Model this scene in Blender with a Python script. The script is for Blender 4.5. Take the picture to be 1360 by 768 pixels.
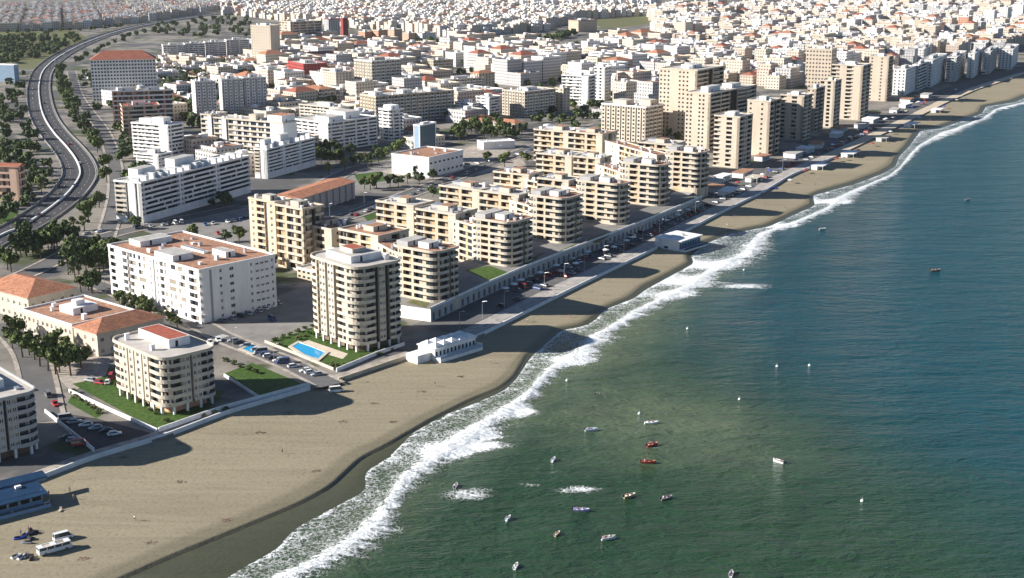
import bpy, math, random
from mathutils import Vector
random.seed(7)
R=math.radians
for o in list(bpy.data.objects): bpy.data.objects.remove(o)
scn=bpy.context.scene
C=scn.collection

# ------------------------------------------------------------------ camera, sky, sun, exposure
W_,H_=1360.0,768.0; FPX=1800.0; CX,CY=680.0,384.0; CZ=148.0; YH=-85.0
PITCH=math.atan((CY-YH)/FPX); cp,sp=math.cos(PITCH),math.sin(PITCH)
cam=bpy.data.objects.new('camera',bpy.data.cameras.new('camera')); C.objects.link(cam)
cam.location=(0,0,CZ); cam.rotation_euler=(math.pi/2-PITCH,0,0)
cam.data.sensor_width=36; cam.data.lens=FPX/W_*36; cam.data.clip_start=1; cam.data.clip_end=60000
scn.camera=cam
SUN_EL,SHADOW_AZ=24.5,4.0
world=bpy.data.worlds.new('World'); scn.world=world; world.use_nodes=True
nt=world.node_tree; bg=nt.nodes['Background']
sky=nt.nodes.new('ShaderNodeTexSky'); sky.sky_type='NISHITA'; sky.sun_disc=False
sky.sun_elevation=R(SUN_EL); sky.sun_rotation=R(270-SHADOW_AZ); sky.altitude=400; sky.air_density=1.0; sky.dust_density=0.3; sky.ozone_density=5.0
nt.links.new(sky.outputs[0],bg.inputs[0]); bg.inputs[1].default_value=0.05
sl=bpy.data.lights.new('sun','SUN'); sl.energy=5.0; sl.angle=R(0.55); sl.color=(1.0,0.95,0.885)
sun=bpy.data.objects.new('sun',sl); C.objects.link(sun)
a=R(SHADOW_AZ); e=R(SUN_EL)
sun.rotation_euler=Vector((math.cos(e)*math.cos(a),math.cos(e)*math.sin(a),-math.sin(e))).to_track_quat('-Z','Y').to_euler()
scn.view_settings.view_transform='Standard'; scn.view_settings.look='None'
scn.view_settings.gamma=1; scn.view_settings.use_curve_mapping=False
scn.view_settings.exposure=1.02
HAZE=0.00002
scn.cycles.max_bounces=5; scn.cycles.volume_bounces=0; scn.cycles.diffuse_bounces=2; scn.cycles.glossy_bounces=2

# ------------------------------------------------------------------ photo <-> ground helpers
def G(x,y,z=0.0):
    a=(x-CX)/FPX; b=-(y-CY)/FPX
    dy=cp+b*sp; dz=-sp+b*cp; t=(z-CZ)/dz
    return (a*t,dy*t)
def proj(X,Y,Z=0.0):
    Z-=CZ; d=Y*cp-Z*sp; u=Y*sp+Z*cp
    if d<1: return (-9999,-9999)
    return (CX+FPX*X/d,CY-FPX*u/d)
def height_at(X,Y,yt):
    lo,hi=-5,160
    for _ in range(50):
        m=(lo+hi)/2
        if proj(X,Y,m)[1]>yt: lo=m
        else: hi=m
    return lo
def reach(X,Y,Z,ux,uy,x):
    d0=Y*cp-(Z-CZ)*sp
    return ((x-CX)*d0-FPX*X)/(FPX*ux-(x-CX)*uy*cp)
AXA=R(58); ua=(math.cos(AXA),math.sin(AXA)); ub=(math.sin(AXA),-math.cos(AXA))   # along the shore, out to sea
def toab(X,Y): return (X*ua[0]+Y*ua[1], X*ub[0]+Y*ub[1])
def fromab(a,b): return (a*ua[0]+b*ub[0], a*ua[1]+b*ub[1])
def curve(px,z=0.0):
    pts=sorted(toab(*G(x,y,z)) for x,y in px)
    def f(a):
        if a<=pts[0][0]: return pts[0][1]
        for i in range(len(pts)-1):
            if a<=pts[i+1][0]:
                t=(a-pts[i][0])/max(1e-6,pts[i+1][0]-pts[i][0])
                return pts[i][1]*(1-t)+pts[i+1][1]*t
        return pts[-1][1]
    def g(a,w=4.0):
        return sum(f(a+k*w/3) for k in (-3,-2,-1,0,1,2,3))/7
    return g
def lerp(a,b,t): return a+(b-a)*t
def sstep(x,a,b):
    t=min(1,max(0,(x-a)/(b-a))); return t*t*(3-2*t)
def catmull(P,n=8):
    out=[]
    for i in range(len(P)-1):
        p0=P[max(0,i-1)];p1=P[i];p2=P[i+1];p3=P[min(len(P)-1,i+2)]
        for k in range(n):
            t=k/n
            out.append(tuple(0.5*(2*p1[j]+(p2[j]-p0[j])*t+(2*p0[j]-5*p1[j]+4*p2[j]-p3[j])*t*t+(3*p1[j]-p0[j]-3*p2[j]+p3[j])*t**3) for j in (0,1)))
    out.append(P[-1]); return out
def inpoly(x,y,poly):
    c=False;j=len(poly)-1
    for i in range(len(poly)):
        xi,yi=poly[i];xj,yj=poly[j]
        if (yi>y)!=(yj>y) and x<(xj-xi)*(y-yi)/(yj-yi)+xi: c=not c
        j=i
    return c

# ------------------------------------------------------------------ materials
MT={}
def nd(m,t,**k):
    n=m.node_tree.nodes.new(t)
    for a_,v in k.items(): setattr(n,a_,v)
    return n
def mat(key,rgb,rough=0.85,var=0.16,scale=0.25,streak=False,metal=0.0,spec=0.3,tile=None,sub=None):
    if key in MT: return MT[key]
    m=bpy.data.materials.new(key); m.use_nodes=True; MT[key]=m
    b=m.node_tree.nodes['Principled BSDF']; lk=m.node_tree.links.new
    b.inputs['Roughness'].default_value=rough; b.inputs['Metallic'].default_value=metal
    b.inputs['Specular IOR Level'].default_value=spec
    if var<=0:
        b.inputs['Base Color'].default_value=(*rgb,1); return m
    geo=nd(m,'ShaderNodeNewGeometry'); mp=nd(m,'ShaderNodeMapping')
    mp.inputs['Scale'].default_value=(1,1,0.22 if streak else 1)
    lk(geo.outputs['Position'],mp.inputs[0])
    n=nd(m,'ShaderNodeTexNoise'); n.inputs['Scale'].default_value=scale; n.inputs['Detail'].default_value=5; n.inputs['Roughness'].default_value=0.65
    lk(mp.outputs[0],n.inputs['Vector'])
    cr=nd(m,'ShaderNodeValToRGB'); lk(n.outputs['Fac'],cr.inputs[0])
    lo=tuple(max(0,c*(1-var*1.3)) for c in rgb); hi=tuple(min(1,c*(1+var)) for c in rgb)
    cr.color_ramp.elements[0].position=0.3; cr.color_ramp.elements[1].position=0.7
    cr.color_ramp.elements[0].color=(*lo,1); cr.color_ramp.elements[1].color=(*hi,1)
    col=cr.outputs[0]
    if tile:
        w=nd(m,'ShaderNodeTexVoronoi'); w.inputs['Scale'].default_value=tile; lk(geo.outputs['Position'],w.inputs['Vector'])
        hs=nd(m,'ShaderNodeMix',data_type='RGBA',blend_type='MULTIPLY'); hs.inputs[0].default_value=0.6
        rr=nd(m,'ShaderNodeValToRGB'); rr.color_ramp.elements[0].color=(.55,.5,.48,1); rr.color_ramp.elements[1].color=(1.25,1.2,1.15,1)
        sx=nd(m,'ShaderNodeSeparateColor'); lk(w.outputs['Color'],sx.inputs[0]); lk(sx.outputs[0],rr.inputs[0])
        lk(col,hs.inputs[6]); lk(rr.outputs[0],hs.inputs[7]); col=hs.outputs[2]
    lk(col,b.inputs['Base Color'])
    return m
def wmat(key,rgb):   # far walls: wall colour with a regular pattern of window openings from the wall's own UVs
    m=bpy.data.materials.new(key); m.use_nodes=True; MT[key]=m
    b=m.node_tree.nodes['Principled BSDF']; lk=m.node_tree.links.new; b.inputs['Roughness'].default_value=.8
    uv=nd(m,'ShaderNodeUVMap'); s=nd(m,'ShaderNodeSeparateXYZ'); lk(uv.outputs[0],s.inputs[0])
    def band(sock,per,lo,hi):
        d=nd(m,'ShaderNodeMath',operation='DIVIDE'); lk(sock,d.inputs[0]); d.inputs[1].default_value=per
        f=nd(m,'ShaderNodeMath',operation='FRACT'); lk(d.outputs[0],f.inputs[0])
        g=nd(m,'ShaderNodeMath',operation='GREATER_THAN'); lk(f.outputs[0],g.inputs[0]); g.inputs[1].default_value=lo
        l=nd(m,'ShaderNodeMath',operation='LESS_THAN'); lk(f.outputs[0],l.inputs[0]); l.inputs[1].default_value=hi
        k=nd(m,'ShaderNodeMath',operation='MULTIPLY'); lk(g.outputs[0],k.inputs[0]); lk(l.outputs[0],k.inputs[1]); return k.outputs[0]
    k=nd(m,'ShaderNodeMath',operation='MULTIPLY'); lk(band(s.outputs[0],3.1,.3,.72),k.inputs[0]); lk(band(s.outputs[1],3.0,.3,.76),k.inputs[1])
    mx=nd(m,'ShaderNodeMix',data_type='RGBA'); lk(k.outputs[0],mx.inputs[0]); mx.inputs[6].default_value=(*rgb,1); mx.inputs[7].default_value=(.05,.055,.06,1)
    lk(mx.outputs[2],b.inputs['Base Color'])
    return m
mat('tan',(.55,.46,.36),var=.1,streak=True); mat('white',(.84,.82,.79),var=.10,streak=True); mat('white2',(.76,.75,.73),var=.12,streak=True)
mat('cream',(.55,.485,.39),var=.12,streak=True); mat('sandw',(.55,.46,.34),var=.1,streak=True)
mat('ochre',(.50,.35,.19),var=.12,streak=True); mat('gold',(.56,.46,.335),var=.1,streak=True)  # ochre puts the side-lit look of balcony recesses into their wall colour
mat('beige',(.58,.50,.40),var=.1,streak=True); mat('greyw',(.42,.41,.40),var=.1,streak=True)
mat('pink',(.58,.40,.30),var=.1,streak=True); mat('redw',(.33,.06,.05),var=.12,streak=True)
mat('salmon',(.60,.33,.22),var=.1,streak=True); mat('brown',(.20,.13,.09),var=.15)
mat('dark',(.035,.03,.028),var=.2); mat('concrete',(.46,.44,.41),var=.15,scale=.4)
mat('roofgrey',(.44,.42,.38),var=.2,scale=.3); mat('roofbrown',(.40,.22,.14),var=.25,scale=.6,tile=.9)
mat('roofpale',(.50,.46,.41),var=.15,scale=.3); mat('roofred',(.36,.10,.06),var=.2,scale=.5)
mat('tile',(.44,.20,.115),var=.18,scale=.35,tile=1.3); mat('tile2',(.36,.135,.085),var=.18,scale=.35,tile=1.3)
mat('glass',(.03,.04,.05),rough=.12,var=0,spec=.5); mat('glassblue',(.05,.11,.15),rough=.1,var=0,spec=.6)
mat('shutter',(.30,.26,.2),var=.1); mat('metal',(.5,.5,.52),rough=.4,var=0,metal=.6)
mat('panel',(.09,.10,.12),rough=.25,var=0,spec=.5)
mat('bluemetal',(.018,.05,.105),rough=.4,var=.15,scale=.5); mat('bluewall',(.26,.36,.47),var=.06)
mat('paintwhite',(.80,.80,.78),rough=.5,var=0); mat('asphalt',(.06,.058,.06),var=.22,scale=.12)
mat('paving',(.40,.36,.31),var=.16,scale=.2,tile=.5); mat('promenade',(.40,.375,.345),var=.1,scale=.2,tile=.35)
mat('road',(.13,.125,.12),var=.16,scale=.1); mat('lot',(.24,.225,.205),var=.2,scale=.1)
mat('bark',(.10,.07,.05),var=.2); mat('rubber',(.02,.02,.02),var=0)
mat('skin',(.50,.28,.18),var=0,rough=.6); mat('hair',(.04,.025,.02),var=0)
for k,c in dict(cwhite=(.78,.78,.76),csilver=(.42,.43,.45),cdark=(.03,.03,.035),cred=(.40,.03,.03),cblue=(.05,.10,.25),cgrey=(.18,.18,.19)).items(): mat(k,c,rough=.3,var=0,spec=.6)
mat('fred',(.42,.07,.05),var=0,rough=.5); mat('fblue',(.06,.10,.45),var=0,rough=.5); mat('fyellow',(.5,.40,.24),var=0,rough=.5)
mat('fgrey',(.30,.27,.27),var=0,rough=.5); mat('fviolet',(.35,.33,.55),var=0,rough=.5); mat('fwhite',(.8,.8,.78),var=0,rough=.5); mat('fblack',(.025,.025,.03),var=0)
wmat('wwhite',(.64,.62,.59)); wmat('wcream',(.60,.53,.43)); wmat('wpink',(.58,.46,.38)); wmat('wgrey',(.46,.45,.44)); wmat('wbuff',(.52,.44,.34))
def leafmat(key,c0,c1):
    m=bpy.data.materials.new(key); m.use_nodes=True; MT[key]=m
    b=m.node_tree.nodes['Principled BSDF']; lk=m.node_tree.links.new; b.inputs['Roughness'].default_value=.7; b.inputs['Specular IOR Level'].default_value=.15
    g=nd(m,'ShaderNodeNewGeometry'); n=nd(m,'ShaderNodeTexNoise'); n.inputs['Scale'].default_value=.7; n.inputs['Detail'].default_value=3
    lk(g.outputs['Position'],n.inputs['Vector']); cr=nd(m,'ShaderNodeValToRGB'); lk(n.outputs['Fac'],cr.inputs[0])
    cr.color_ramp.elements[0].position=.35; cr.color_ramp.elements[1].position=.68
    cr.color_ramp.elements[0].color=(*c0,1); cr.color_ramp.elements[1].color=(*c1,1)
    lk(cr.outputs[0],b.inputs['Base Color'])
leafmat('leaf',(.05,.08,.024),(.15,.185,.055)); leafmat('leaf2',(.075,.10,.035),(.20,.22,.075)); leafmat('leafdark',(.036,.058,.024),(.105,.14,.05))
leafmat('grass',(.035,.075,.014),(.085,.14,.03)); leafmat('scrub',(.10,.11,.04),(.20,.19,.09))

# ------------------------------------------------------------------ mesh builder
class MB:
    def __init__(s): s.v=[];s.f=[];s.mi=[];s.uv=[];s.ms=[]
    def m(s,k):
        if k not in s.ms: s.ms.append(k)
        return s.ms.index(k)
    def poly(s,pts,k,uv=None):
        i=len(s.v); s.v.extend(pts); s.f.append(tuple(range(i,i+len(pts)))); s.mi.append(s.m(k))
        s.uv.extend(uv if uv else [(0,0)]*len(pts))
    def box(s,x0,y0,z0,x1,y1,z1,k,top=None,uvw=False,bottom=False):
        P=[(x0,y0),(x1,y0),(x1,y1),(x0,y1)]; s.prism(P,z0,z1,k,top,uvw,bottom)
    def prism(s,P,z0,z1,k,top=None,uvw=False,bottom=False):
        n=len(P)
        for i in range(n):
            p,q=P[i],P[(i+1)%n]
            d=math.hypot(q[0]-p[0],q[1]-p[1])
            s.poly([(*p,z0),(*q,z0),(*q,z1),(*p,z1)],k,[(0,0),(d,0),(d,z1-z0),(0,z1-z0)] if uvw else None)
        s.poly([(*p,z1) for p in P],top or k)
        if bottom: s.poly([(*p,z0) for p in P[::-1]],k)
    def tube(s,p,q,r0,r1,k,n=6):
        p=Vector(p);q=Vector(q);d=(q-p).normalized(); a_=d.orthogonal().normalized(); b_=d.cross(a_)
        A=[p+(a_*math.cos(t)+b_*math.sin(t))*r0 for t in [2*math.pi*i/n for i in range(n)]]
        B=[q+(a_*math.cos(t)+b_*math.sin(t))*r1 for t in [2*math.pi*i/n for i in range(n)]]
        for i in range(n): s.poly([tuple(A[i]),tuple(A[(i+1)%n]),tuple(B[(i+1)%n]),tuple(B[i])],k)
        s.poly([tuple(x) for x in B],k); s.poly([tuple(x) for x in A[::-1]],k)
    def mesh(s,name,smooth=False):
        me=bpy.data.meshes.new(name); me.from_pydata(s.v,[],s.f)
        for k in s.ms: me.materials.append(MT[k])
        me.polygons.foreach_set('material_index',s.mi)
        if smooth: me.polygons.foreach_set('use_smooth',[True]*len(s.f))
        if any(MT[k].name.startswith('w') and k in ('wwhite','wcream','wpink','wgrey','wbuff') for k in s.ms):
            u=me.uv_layers.new(name='UVMap'); u.data.foreach_set('uv',[c for t in s.uv for c in t])
        me.update(); return me
    def build(s,name,parent=None,smooth=False):
        return link(name,s.mesh(name,smooth),parent)
def link(name,me,parent=None,loc=None,rz=None):
    o=bpy.data.objects.new(name,me); C.objects.link(o)
    if parent: o.parent=parent
    if loc: o.location=loc
    if rz is not None: o.rotation_euler=(0,0,rz)
    return o
def thing(name,label,cat,loc=(0,0,0),rz=0,group=None):
    o=bpy.data.objects.new(name,None); C.objects.link(o); o.location=loc; o.rotation_euler=(0,0,rz); o.empty_display_size=.5
    o['label']=label; o['category']=cat
    if group: o['group']=group
    return o
def tag(o,label,cat,group=None):
    o['label']=label; o['category']=cat
    if group: o['group']=group
    return o
def kind(o,k): o['kind']=k; return o
def dup(root,loc,rz,label=None,group=None,sc=None):
    r=root.copy(); C.objects.link(r); r.location=loc; r.rotation_euler=(0,0,rz)
    if sc: r.scale=sc
    if label: r['label']=label
    if group: r['group']=group
    for ch in list(root.children):
        c=ch.copy(); C.objects.link(c); c.parent=r
        for g in list(ch.children):
            d=g.copy(); C.objects.link(d); d.parent=c
    return r
OCC=[]   # occupied footprints (org, th, L, W)
def free(X,Y,mar=4):
    for (ox,oy),th,L,W in OCC:
        dx,dy=X-ox,Y-oy
        x=dx*math.cos(th)+dy*math.sin(th); y=-dx*math.sin(th)+dy*math.cos(th)
        if -mar<x<L+mar and -mar<y<W+mar: return False
    return True

# ------------------------------------------------------------------ facade engine
def offs(pts,d):
    n=len(pts); ns=[]
    for i in range(n-1):
        dx,dy=pts[i+1][0]-pts[i][0],pts[i+1][1]-pts[i][1]; l=math.hypot(dx,dy) or 1
        ns.append((dy/l,-dx/l))
    out=[]
    for i in range(n):
        a_=ns[max(0,i-1)]; b_=ns[min(n-2,i)]
        mx,my=a_[0]+b_[0],a_[1]+b_[1]; l=math.hypot(mx,my) or 1; mx/=l;my/=l
        c=max(.5,mx*a_[0]+my*a_[1])
        out.append((pts[i][0]+mx*d/c,pts[i][1]+my*d/c))
    return out
def plen(p,q): return math.hypot(q[0]-p[0],q[1]-p[1])
def facade(mb,p,q,z0,z1,cols,rows,dep,wk,pane,col=None):
    d=plen(p,q); ux,uy=(q[0]-p[0])/d,(q[1]-p[1])/d; nx,ny=uy,-ux
    def P(s,z,i=0.0): return (p[0]+ux*s-nx*i,p[1]+uy*s-ny*i,z)
    def Q(s0,s1,a_,b_):
        if s1-s0>1e-4 and b_-a_>1e-4: mb.poly([P(s0,a_),P(s1,a_),P(s1,b_),P(s0,b_)],wk)
    if not cols or not rows: Q(0,d,z0,z1); return
    zc=z0
    for (ra,rb) in rows:
        Q(0,d,zc,ra); s=0
        for (c0,c1) in cols:
            Q(s,c0,ra,rb); s=c1
            mb.poly([P(c0,ra),P(c1,ra),P(c1,ra,dep),P(c0,ra,dep)],wk); mb.poly([P(c0,rb,dep),P(c1,rb,dep),P(c1,rb),P(c0,rb)],wk)
            mb.poly([P(c0,ra),P(c0,ra,dep),P(c0,rb,dep),P(c0,rb)],wk); mb.poly([P(c1,ra,dep),P(c1,ra),P(c1,rb),P(c1,rb,dep)],wk)
            if col is not None: col.append((P((c0+c1)/2,ra,dep),math.atan2(uy,ux),c1-c0,rb-ra))
            else: mb.poly([P(c0,ra,dep),P(c1,ra,dep),P(c1,rb,dep),P(c0,rb,dep)],pane)
        Q(s,d,ra,rb); zc=rb
    Q(0,d,zc,z1)
WINM={}
def window_mesh(w,h):
    k=(round(w,1),round(h,1),BR.randrange(3))
    if k in WINM: return WINM[k]
    w,h,vr=k; mb=MB(); f=.08
    mb.poly([(-w/2,0,0),(w/2,0,0),(w/2,0,h),(-w/2,0,h)],'glass')
    for x0,x1,a_,b_ in ((-w/2,w/2,0,f),(-w/2,w/2,h-f,h),(-w/2,-w/2+f,f,h-f),(w/2-f,w/2,f,h-f),(-f/2,f/2,f,h-f)):
        mb.box(x0,-.06,a_,x1,-.004,b_,'paintwhite')
    if vr<2: mb.box(-w/2+f,-.045,h*(.62,.25)[vr],(-f/2 if vr==0 else w/2-f),-.01,h-f,'shutter')
    WINM[k]=mb.mesh('window'); return WINM[k]
def arc(cx,cy,r,a0,a1,n=6): return [(cx+r*math.cos(a0+(a1-a0)*i/n),cy+r*math.sin(a0+(a1-a0)*i/n)) for i in range(n+1)]
def side(p,q,spec):
    tot=sum(s[1] for s in spec); out=[]; t=0
    for s in spec:
        a_=(lerp(p[0],q[0],t/tot),lerp(p[1],q[1],t/tot)); t+=s[1]
        b_=(lerp(p[0],q[0],t/tot),lerp(p[1],q[1],t/tot)); out.append((s[0],[a_,b_],s[2] if len(s)>2 else {}))
    return out
def outline(L,W,r,A,B,Cc,D,corners=('balc','balc','balc','balc'),n=6,co=None):
    """pieces going round: side A (y=0), B (x=L), C (y=W), D (x=0); corners AB, BC, CD, DA"""
    co=co or {}
    if r<.05: return side((0,0),(L,0),A)+side((L,0),(L,W),B)+side((L,W),(0,W),Cc)+side((0,W),(0,0),D)
    h=math.pi/2
    ps=side((r,0),(L-r,0),A)+[(corners[0],arc(L-r,r,r,-h,0,n),dict(co,m=1))]
    ps+=side((L,r),(L,W-r),B)+[(corners[1],arc(L-r,W-r,r,0,h,n),dict(co,m=1))]
    ps+=side((L-r,W),(r,W),Cc)+[(corners[2],arc(r,W-r,r,h,2*h,n),dict(co,m=1))]
    ps+=side((0,W-r),(0,r),D)+[(corners[3],arc(r,r,r,2*h,3*h,n),dict(co,m=1))]
    out=[]
    for k,p,o in ps:
        if out and out[-1][0]=='balc' and k=='balc' and o.get('m') and out[-1][2].get('m'): out[-1]=(k,out[-1][1]+p[1:],out[-1][2])
        else: out.append((k,list(p),o))
    if out[0][0]=='balc' and out[-1][0]=='balc' and out[0][2].get('m') and out[-1][2].get('m'):
        l=out.pop(); out[0]=('balc',l[1]+out[0][1][1:],out[0][2])
    return out
def balcony_mesh(pts,inset,k,rail=1.0,solid=True):
    mb=MB(); o=pts; i1=offs(pts,-.14); i2=offs(pts,-inset+.01)
    for j in range(len(pts)-1):
        a_,b_=o[j],o[j+1]; c,d=i1[j],i1[j+1]; e_,f_=i2[j],i2[j+1]
        mb.poly([(*a_,-.22),(*b_,-.22),(*b_,rail),(*a_,rail)],k); mb.poly([(*a_,rail),(*b_,rail),(*d,rail),(*c,rail)],k)
        mb.poly([(*d,0),(*c,0),(*c,rail),(*d,rail)],k); mb.poly([(*c,0),(*d,0),(*f_,0),(*e_,0)],'concrete')
        mb.poly([(*b_,-.22),(*a_,-.22),(*e_,-.22),(*f_,-.22)],k)
    return mb.mesh('balcony')
CAMP=Vector((0,0,CZ)); BR=random.Random(2)
def block(name,label,cat,org,th,L,W,h,fl,pieces,wk='white',bk=None,roofk='roofgrey',z0=0.0,zb=0.0,base=0.0,sep=False,pent=(),units=0,
          roof='flat',tilek='tile',group=None,trim=None,pilotis=None,bal=True,units_k=('white','metal'),ridge=None,slotk='dark'):
    root=thing(name,label,cat,(org[0],org[1],base),th,group); OCC.append(((org[0],org[1]),th,L,W))
    wall=MB(); bk=bk or wk; trim=trim or bk; wins=[]; top=h-.95
    fh=(top-z0)/fl; start=z0 if pilotis else zb
    outl=[]
    for kd,pts,o in pieces:
        outl+=pts[:-1] if True else []
        k=o.get('wall',wk)
        if kd in('win','blank','bay'):
            rows=[]; 
            for i in range(fl):
                zf=z0+i*fh
                if o.get('skip0') and i==0: continue
                rows.append((zf+o.get('sill',.95),zf+min(fh-.3,o.get('sill',.95)+o.get('h',1.35))))
            for j in range(len(pts)-1):
                d=plen(pts[j],pts[j+1]); n=0 if kd=='blank' else (o['n'] if 'n' in o else max(1,int(d/o.get('sp',3.2))))
                w=min(o.get('w',1.5),d/max(1,n)*.82)
                cols=[(d*(i+.5)/n-w/2,d*(i+.5)/n+w/2) for i in range(n)]
                facade(wall,pts[j],pts[j+1],start,top,cols,rows if n else [],.22,k,'glass',wins if sep else None)
        else:
            ins=o.get('ins',1.3 if kd=='balc' else .8)
            ip=offs(pts,-ins)
            if kd=='slot':
                for j in range(len(pts)-1): wall.poly([(*ip[j],start),(*ip[j+1],start),(*ip[j+1],top),(*ip[j],top)],o.get('wall',slotk))
            else:
                cells=[]
                for j in range(len(ip)-1):
                    d=plen(ip[j],ip[j+1]); n=max(1,round(d/1.7))
                    for q in range(n): cells.append(((lerp(ip[j][0],ip[j+1][0],q/n),lerp(ip[j][1],ip[j+1][1],q/n)),(lerp(ip[j][0],ip[j+1][0],(q+1)/n),lerp(ip[j][1],ip[j+1][1],(q+1)/n))))
                for ci,(p,q) in enumerate(cells):
                    solid=(ci%o.get('sm',4)==2) and len(cells)>2
                    zc=start
                    for i in range(fl):
                        zf=z0+i*fh
                        if solid: continue
                        wall.poly([(*p,zc),(*q,zc),(*q,zf+.1),(*p,zf+.1)],k)
                        rv=BR.random(); gk='glass' if rv<o.get('dark',.68) else ('shutter' if rv<.5+.5*o.get('dark',.68) else k)
                        wall.poly([(*p,zf+.1),(*q,zf+.1),(*q,zf+fh-.4),(*p,zf+fh-.4)],gk); zc=zf+fh-.4
                    wall.poly([(*p,zc),(*q,zc),(*q,top),(*p,top)],k)
                if bal:
                    bm=balcony_mesh(pts,ins,o.get('bk',bk))
                    for i in range(fl):
                        if o.get('skip0') and i==0: continue
                        link('balcony',bm,root,(0,0,z0+i*fh+.002))
                if start<z0-.1:
                    for j in range(len(pts)-1): wall.poly([(*pts[j],start),(*pts[j+1],start),(*pts[j+1],z0-.23),(*pts[j],z0-.23)],k)
            for a_,b_ in ((ip[0],pts[0]),(pts[-1],ip[-1])):
                wall.poly([(*a_,start),(*b_,start),(*b_,top),(*a_,top)],o.get('ret',wk))
    poly=outl
    if pilotis: wall.poly([(*p,z0) for p in poly[::-1]],k)
    wall.build('wall',root)
    if sep and wins:
        rot=th
        def facing(w):
            ang=w[1]+rot; n=Vector((math.sin(ang),-math.cos(ang),0)); p=Vector((org[0]+w[0][0]*math.cos(th)-w[0][1]*math.sin(th),org[1]+w[0][0]*math.sin(th)+w[0][1]*math.cos(th),w[0][2]))
            return n.dot((CAMP-p).normalized())
        wins.sort(key=lambda w:-facing(w))
        vis=[w for w in wins if facing(w)>.05][:100]; rest=wins[len(vis):]
        for p,an,w,hh in vis: link('window',window_mesh(w,hh),root,p,an)
        if rest:
            mb=MB()
            for p,an,w,hh in rest:
                c_,s_=math.cos(an)*w/2,math.sin(an)*w/2
                mb.poly([(p[0]-c_,p[1]-s_,p[2]),(p[0]+c_,p[1]+s_,p[2]),(p[0]+c_,p[1]+s_,p[2]+hh),(p[0]-c_,p[1]-s_,p[2]+hh)],'glass')
            o=mb.build('window',root); o['kind']='stuff'
    if pilotis:
        ring0=[poly[-1]]+poly+[poly[0]]; g=MB(); gi=offs(ring0,-pilotis.get('ins',3.0))[1:-1]
        g.prism(gi,0,z0-.02,pilotis.get('k','redw')); g.build('ground_floor',root)
        cm=MB(); cm.box(-.35,-.35,0,.35,.35,z0-.01,'white2'); cm=cm.mesh('column')
        per=poly+[poly[0]]; acc=0; nxt=0
        ci=offs(ring0,-.8)[1:-1]; ci.append(ci[0])
        for j in range(len(per)-1):
            d=plen(per[j],per[j+1])
            while nxt<=acc+d:
                t=(nxt-acc)/d; link('column',cm,root,(lerp(ci[j][0],ci[j+1][0],t),lerp(ci[j][1],ci[j+1][1],t),0)); nxt+=pilotis.get('sp',6.0)
            acc+=d
    rf=MB(); per=poly+[poly[0]]
    # the first and last normals of a closed ring
    ring=[poly[-1]]+poly+[poly[0]]
    if roof=='flat':
        ov=offs(ring,.22)[1:-1]; iv=offs(ring,-.25)[1:-1]; n=len(poly)
        for j in range(n):
            a_,b_=ov[j],ov[(j+1)%n]; c,d=iv[j],iv[(j+1)%n]
            rf.poly([(*a_,h-1.0),(*b_,h-1.0),(*b_,h),(*a_,h)],trim); rf.poly([(*a_,h),(*b_,h),(*d,h),(*c,h)],trim)
            rf.poly([(*d,h-.6),(*c,h-.6),(*c,h),(*d,h)],trim)
            rf.poly([(*b_,h-1.0),(*a_,h-1.0),(*c,h-1.0),(*d,h-1.0)],trim)
        rf.poly([(*p,h-.6) for p in iv],roofk)
    else:
        e_=.7; x0,y0,x1,y1=-e_,-e_,L+e_,W+e_; z=h-.95; rh=ridge or min(L,W)*.22
        hip=min(L,W)*(.5 if roof=='hip' else 0.0)+ (e_ if roof=='hip' else 0)
        if L>=W: r0,r1=(x0+hip,W/2),(x1-hip,W/2)
        else: r0,r1=(L/2,y0+hip),(L/2,y1-hip)
        c4=[(x0,y0),(x1,y0),(x1,y1),(x0,y1)]
        rf.prism(c4,z,z+.25,trim,bottom=True); z+=.254
        t0=(*r0,z+rh);t1=(*r1,z+rh)
        P=[(*p,z) for p in c4]
        if L>=W: rf.poly([P[0],P[1],t1,t0],tilek);rf.poly([P[1],P[2],t1],tilek);rf.poly([P[2],P[3],t0,t1],tilek);rf.poly([P[3],P[0],t0],tilek)
        else: rf.poly([P[1],P[2],t1,t0],tilek);rf.poly([P[2],P[3],t1],tilek);rf.poly([P[3],P[0],t0,t1],tilek);rf.poly([P[0],P[1],t0],tilek)
    rfo=rf.build('roof',root)
    zt=h-.6
    for (fx0,fy0,fx1,fy1,ph,k,tk) in pent:
        m=MB(); X0,Y0,X1,Y1=fx0*L,fy0*W,fx1*L,fy1*W
        m.box(X0,Y0,zt-.01,X1,Y1,zt+ph,k); m.box(X0+.3,Y0+.3,zt+ph,X1-.3,Y1-.3,zt+ph+.004,tk)
        if X1-X0>3.5: 
            m.box(X0+(X1-X0)*.3,Y0-.02,zt+.1,X0+(X1-X0)*.3+1,Y0-.003,zt+min(2.1,ph-.2),'dark')
        m.build('penthouse',rfo)
    rr=random.Random(int(abs(org[0]*7+org[1]*3)))
    if roof=='flat' and min(L,W)>3:
        for u in range(units*2+1):
            x,y=rr.uniform(.12,.88)*L,rr.uniform(.12,.88)*W; ok=True
            for q in pent:
                if q[0]*L-2.2<x<q[2]*L+2.2 and q[1]*W-2.2<y<q[3]*W+2.2: ok=False
            if not ok: continue
            m=MB(); s=rr.uniform(.6,1.6); t=rr.uniform(.6,2.2); hh=rr.uniform(.5,2.2); kk=rr.choice(units_k)
            m.box(x-s/2,y-t/2,zt-.005,x+s/2,y+t/2,zt+hh,kk)
            m.box(x-s/2-.1,y-t/2-.1,zt+hh,x+s/2+.1,y+t/2+.1,zt+hh+.12,kk); m.build('rooftop_unit',rfo)
    return root
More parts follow.
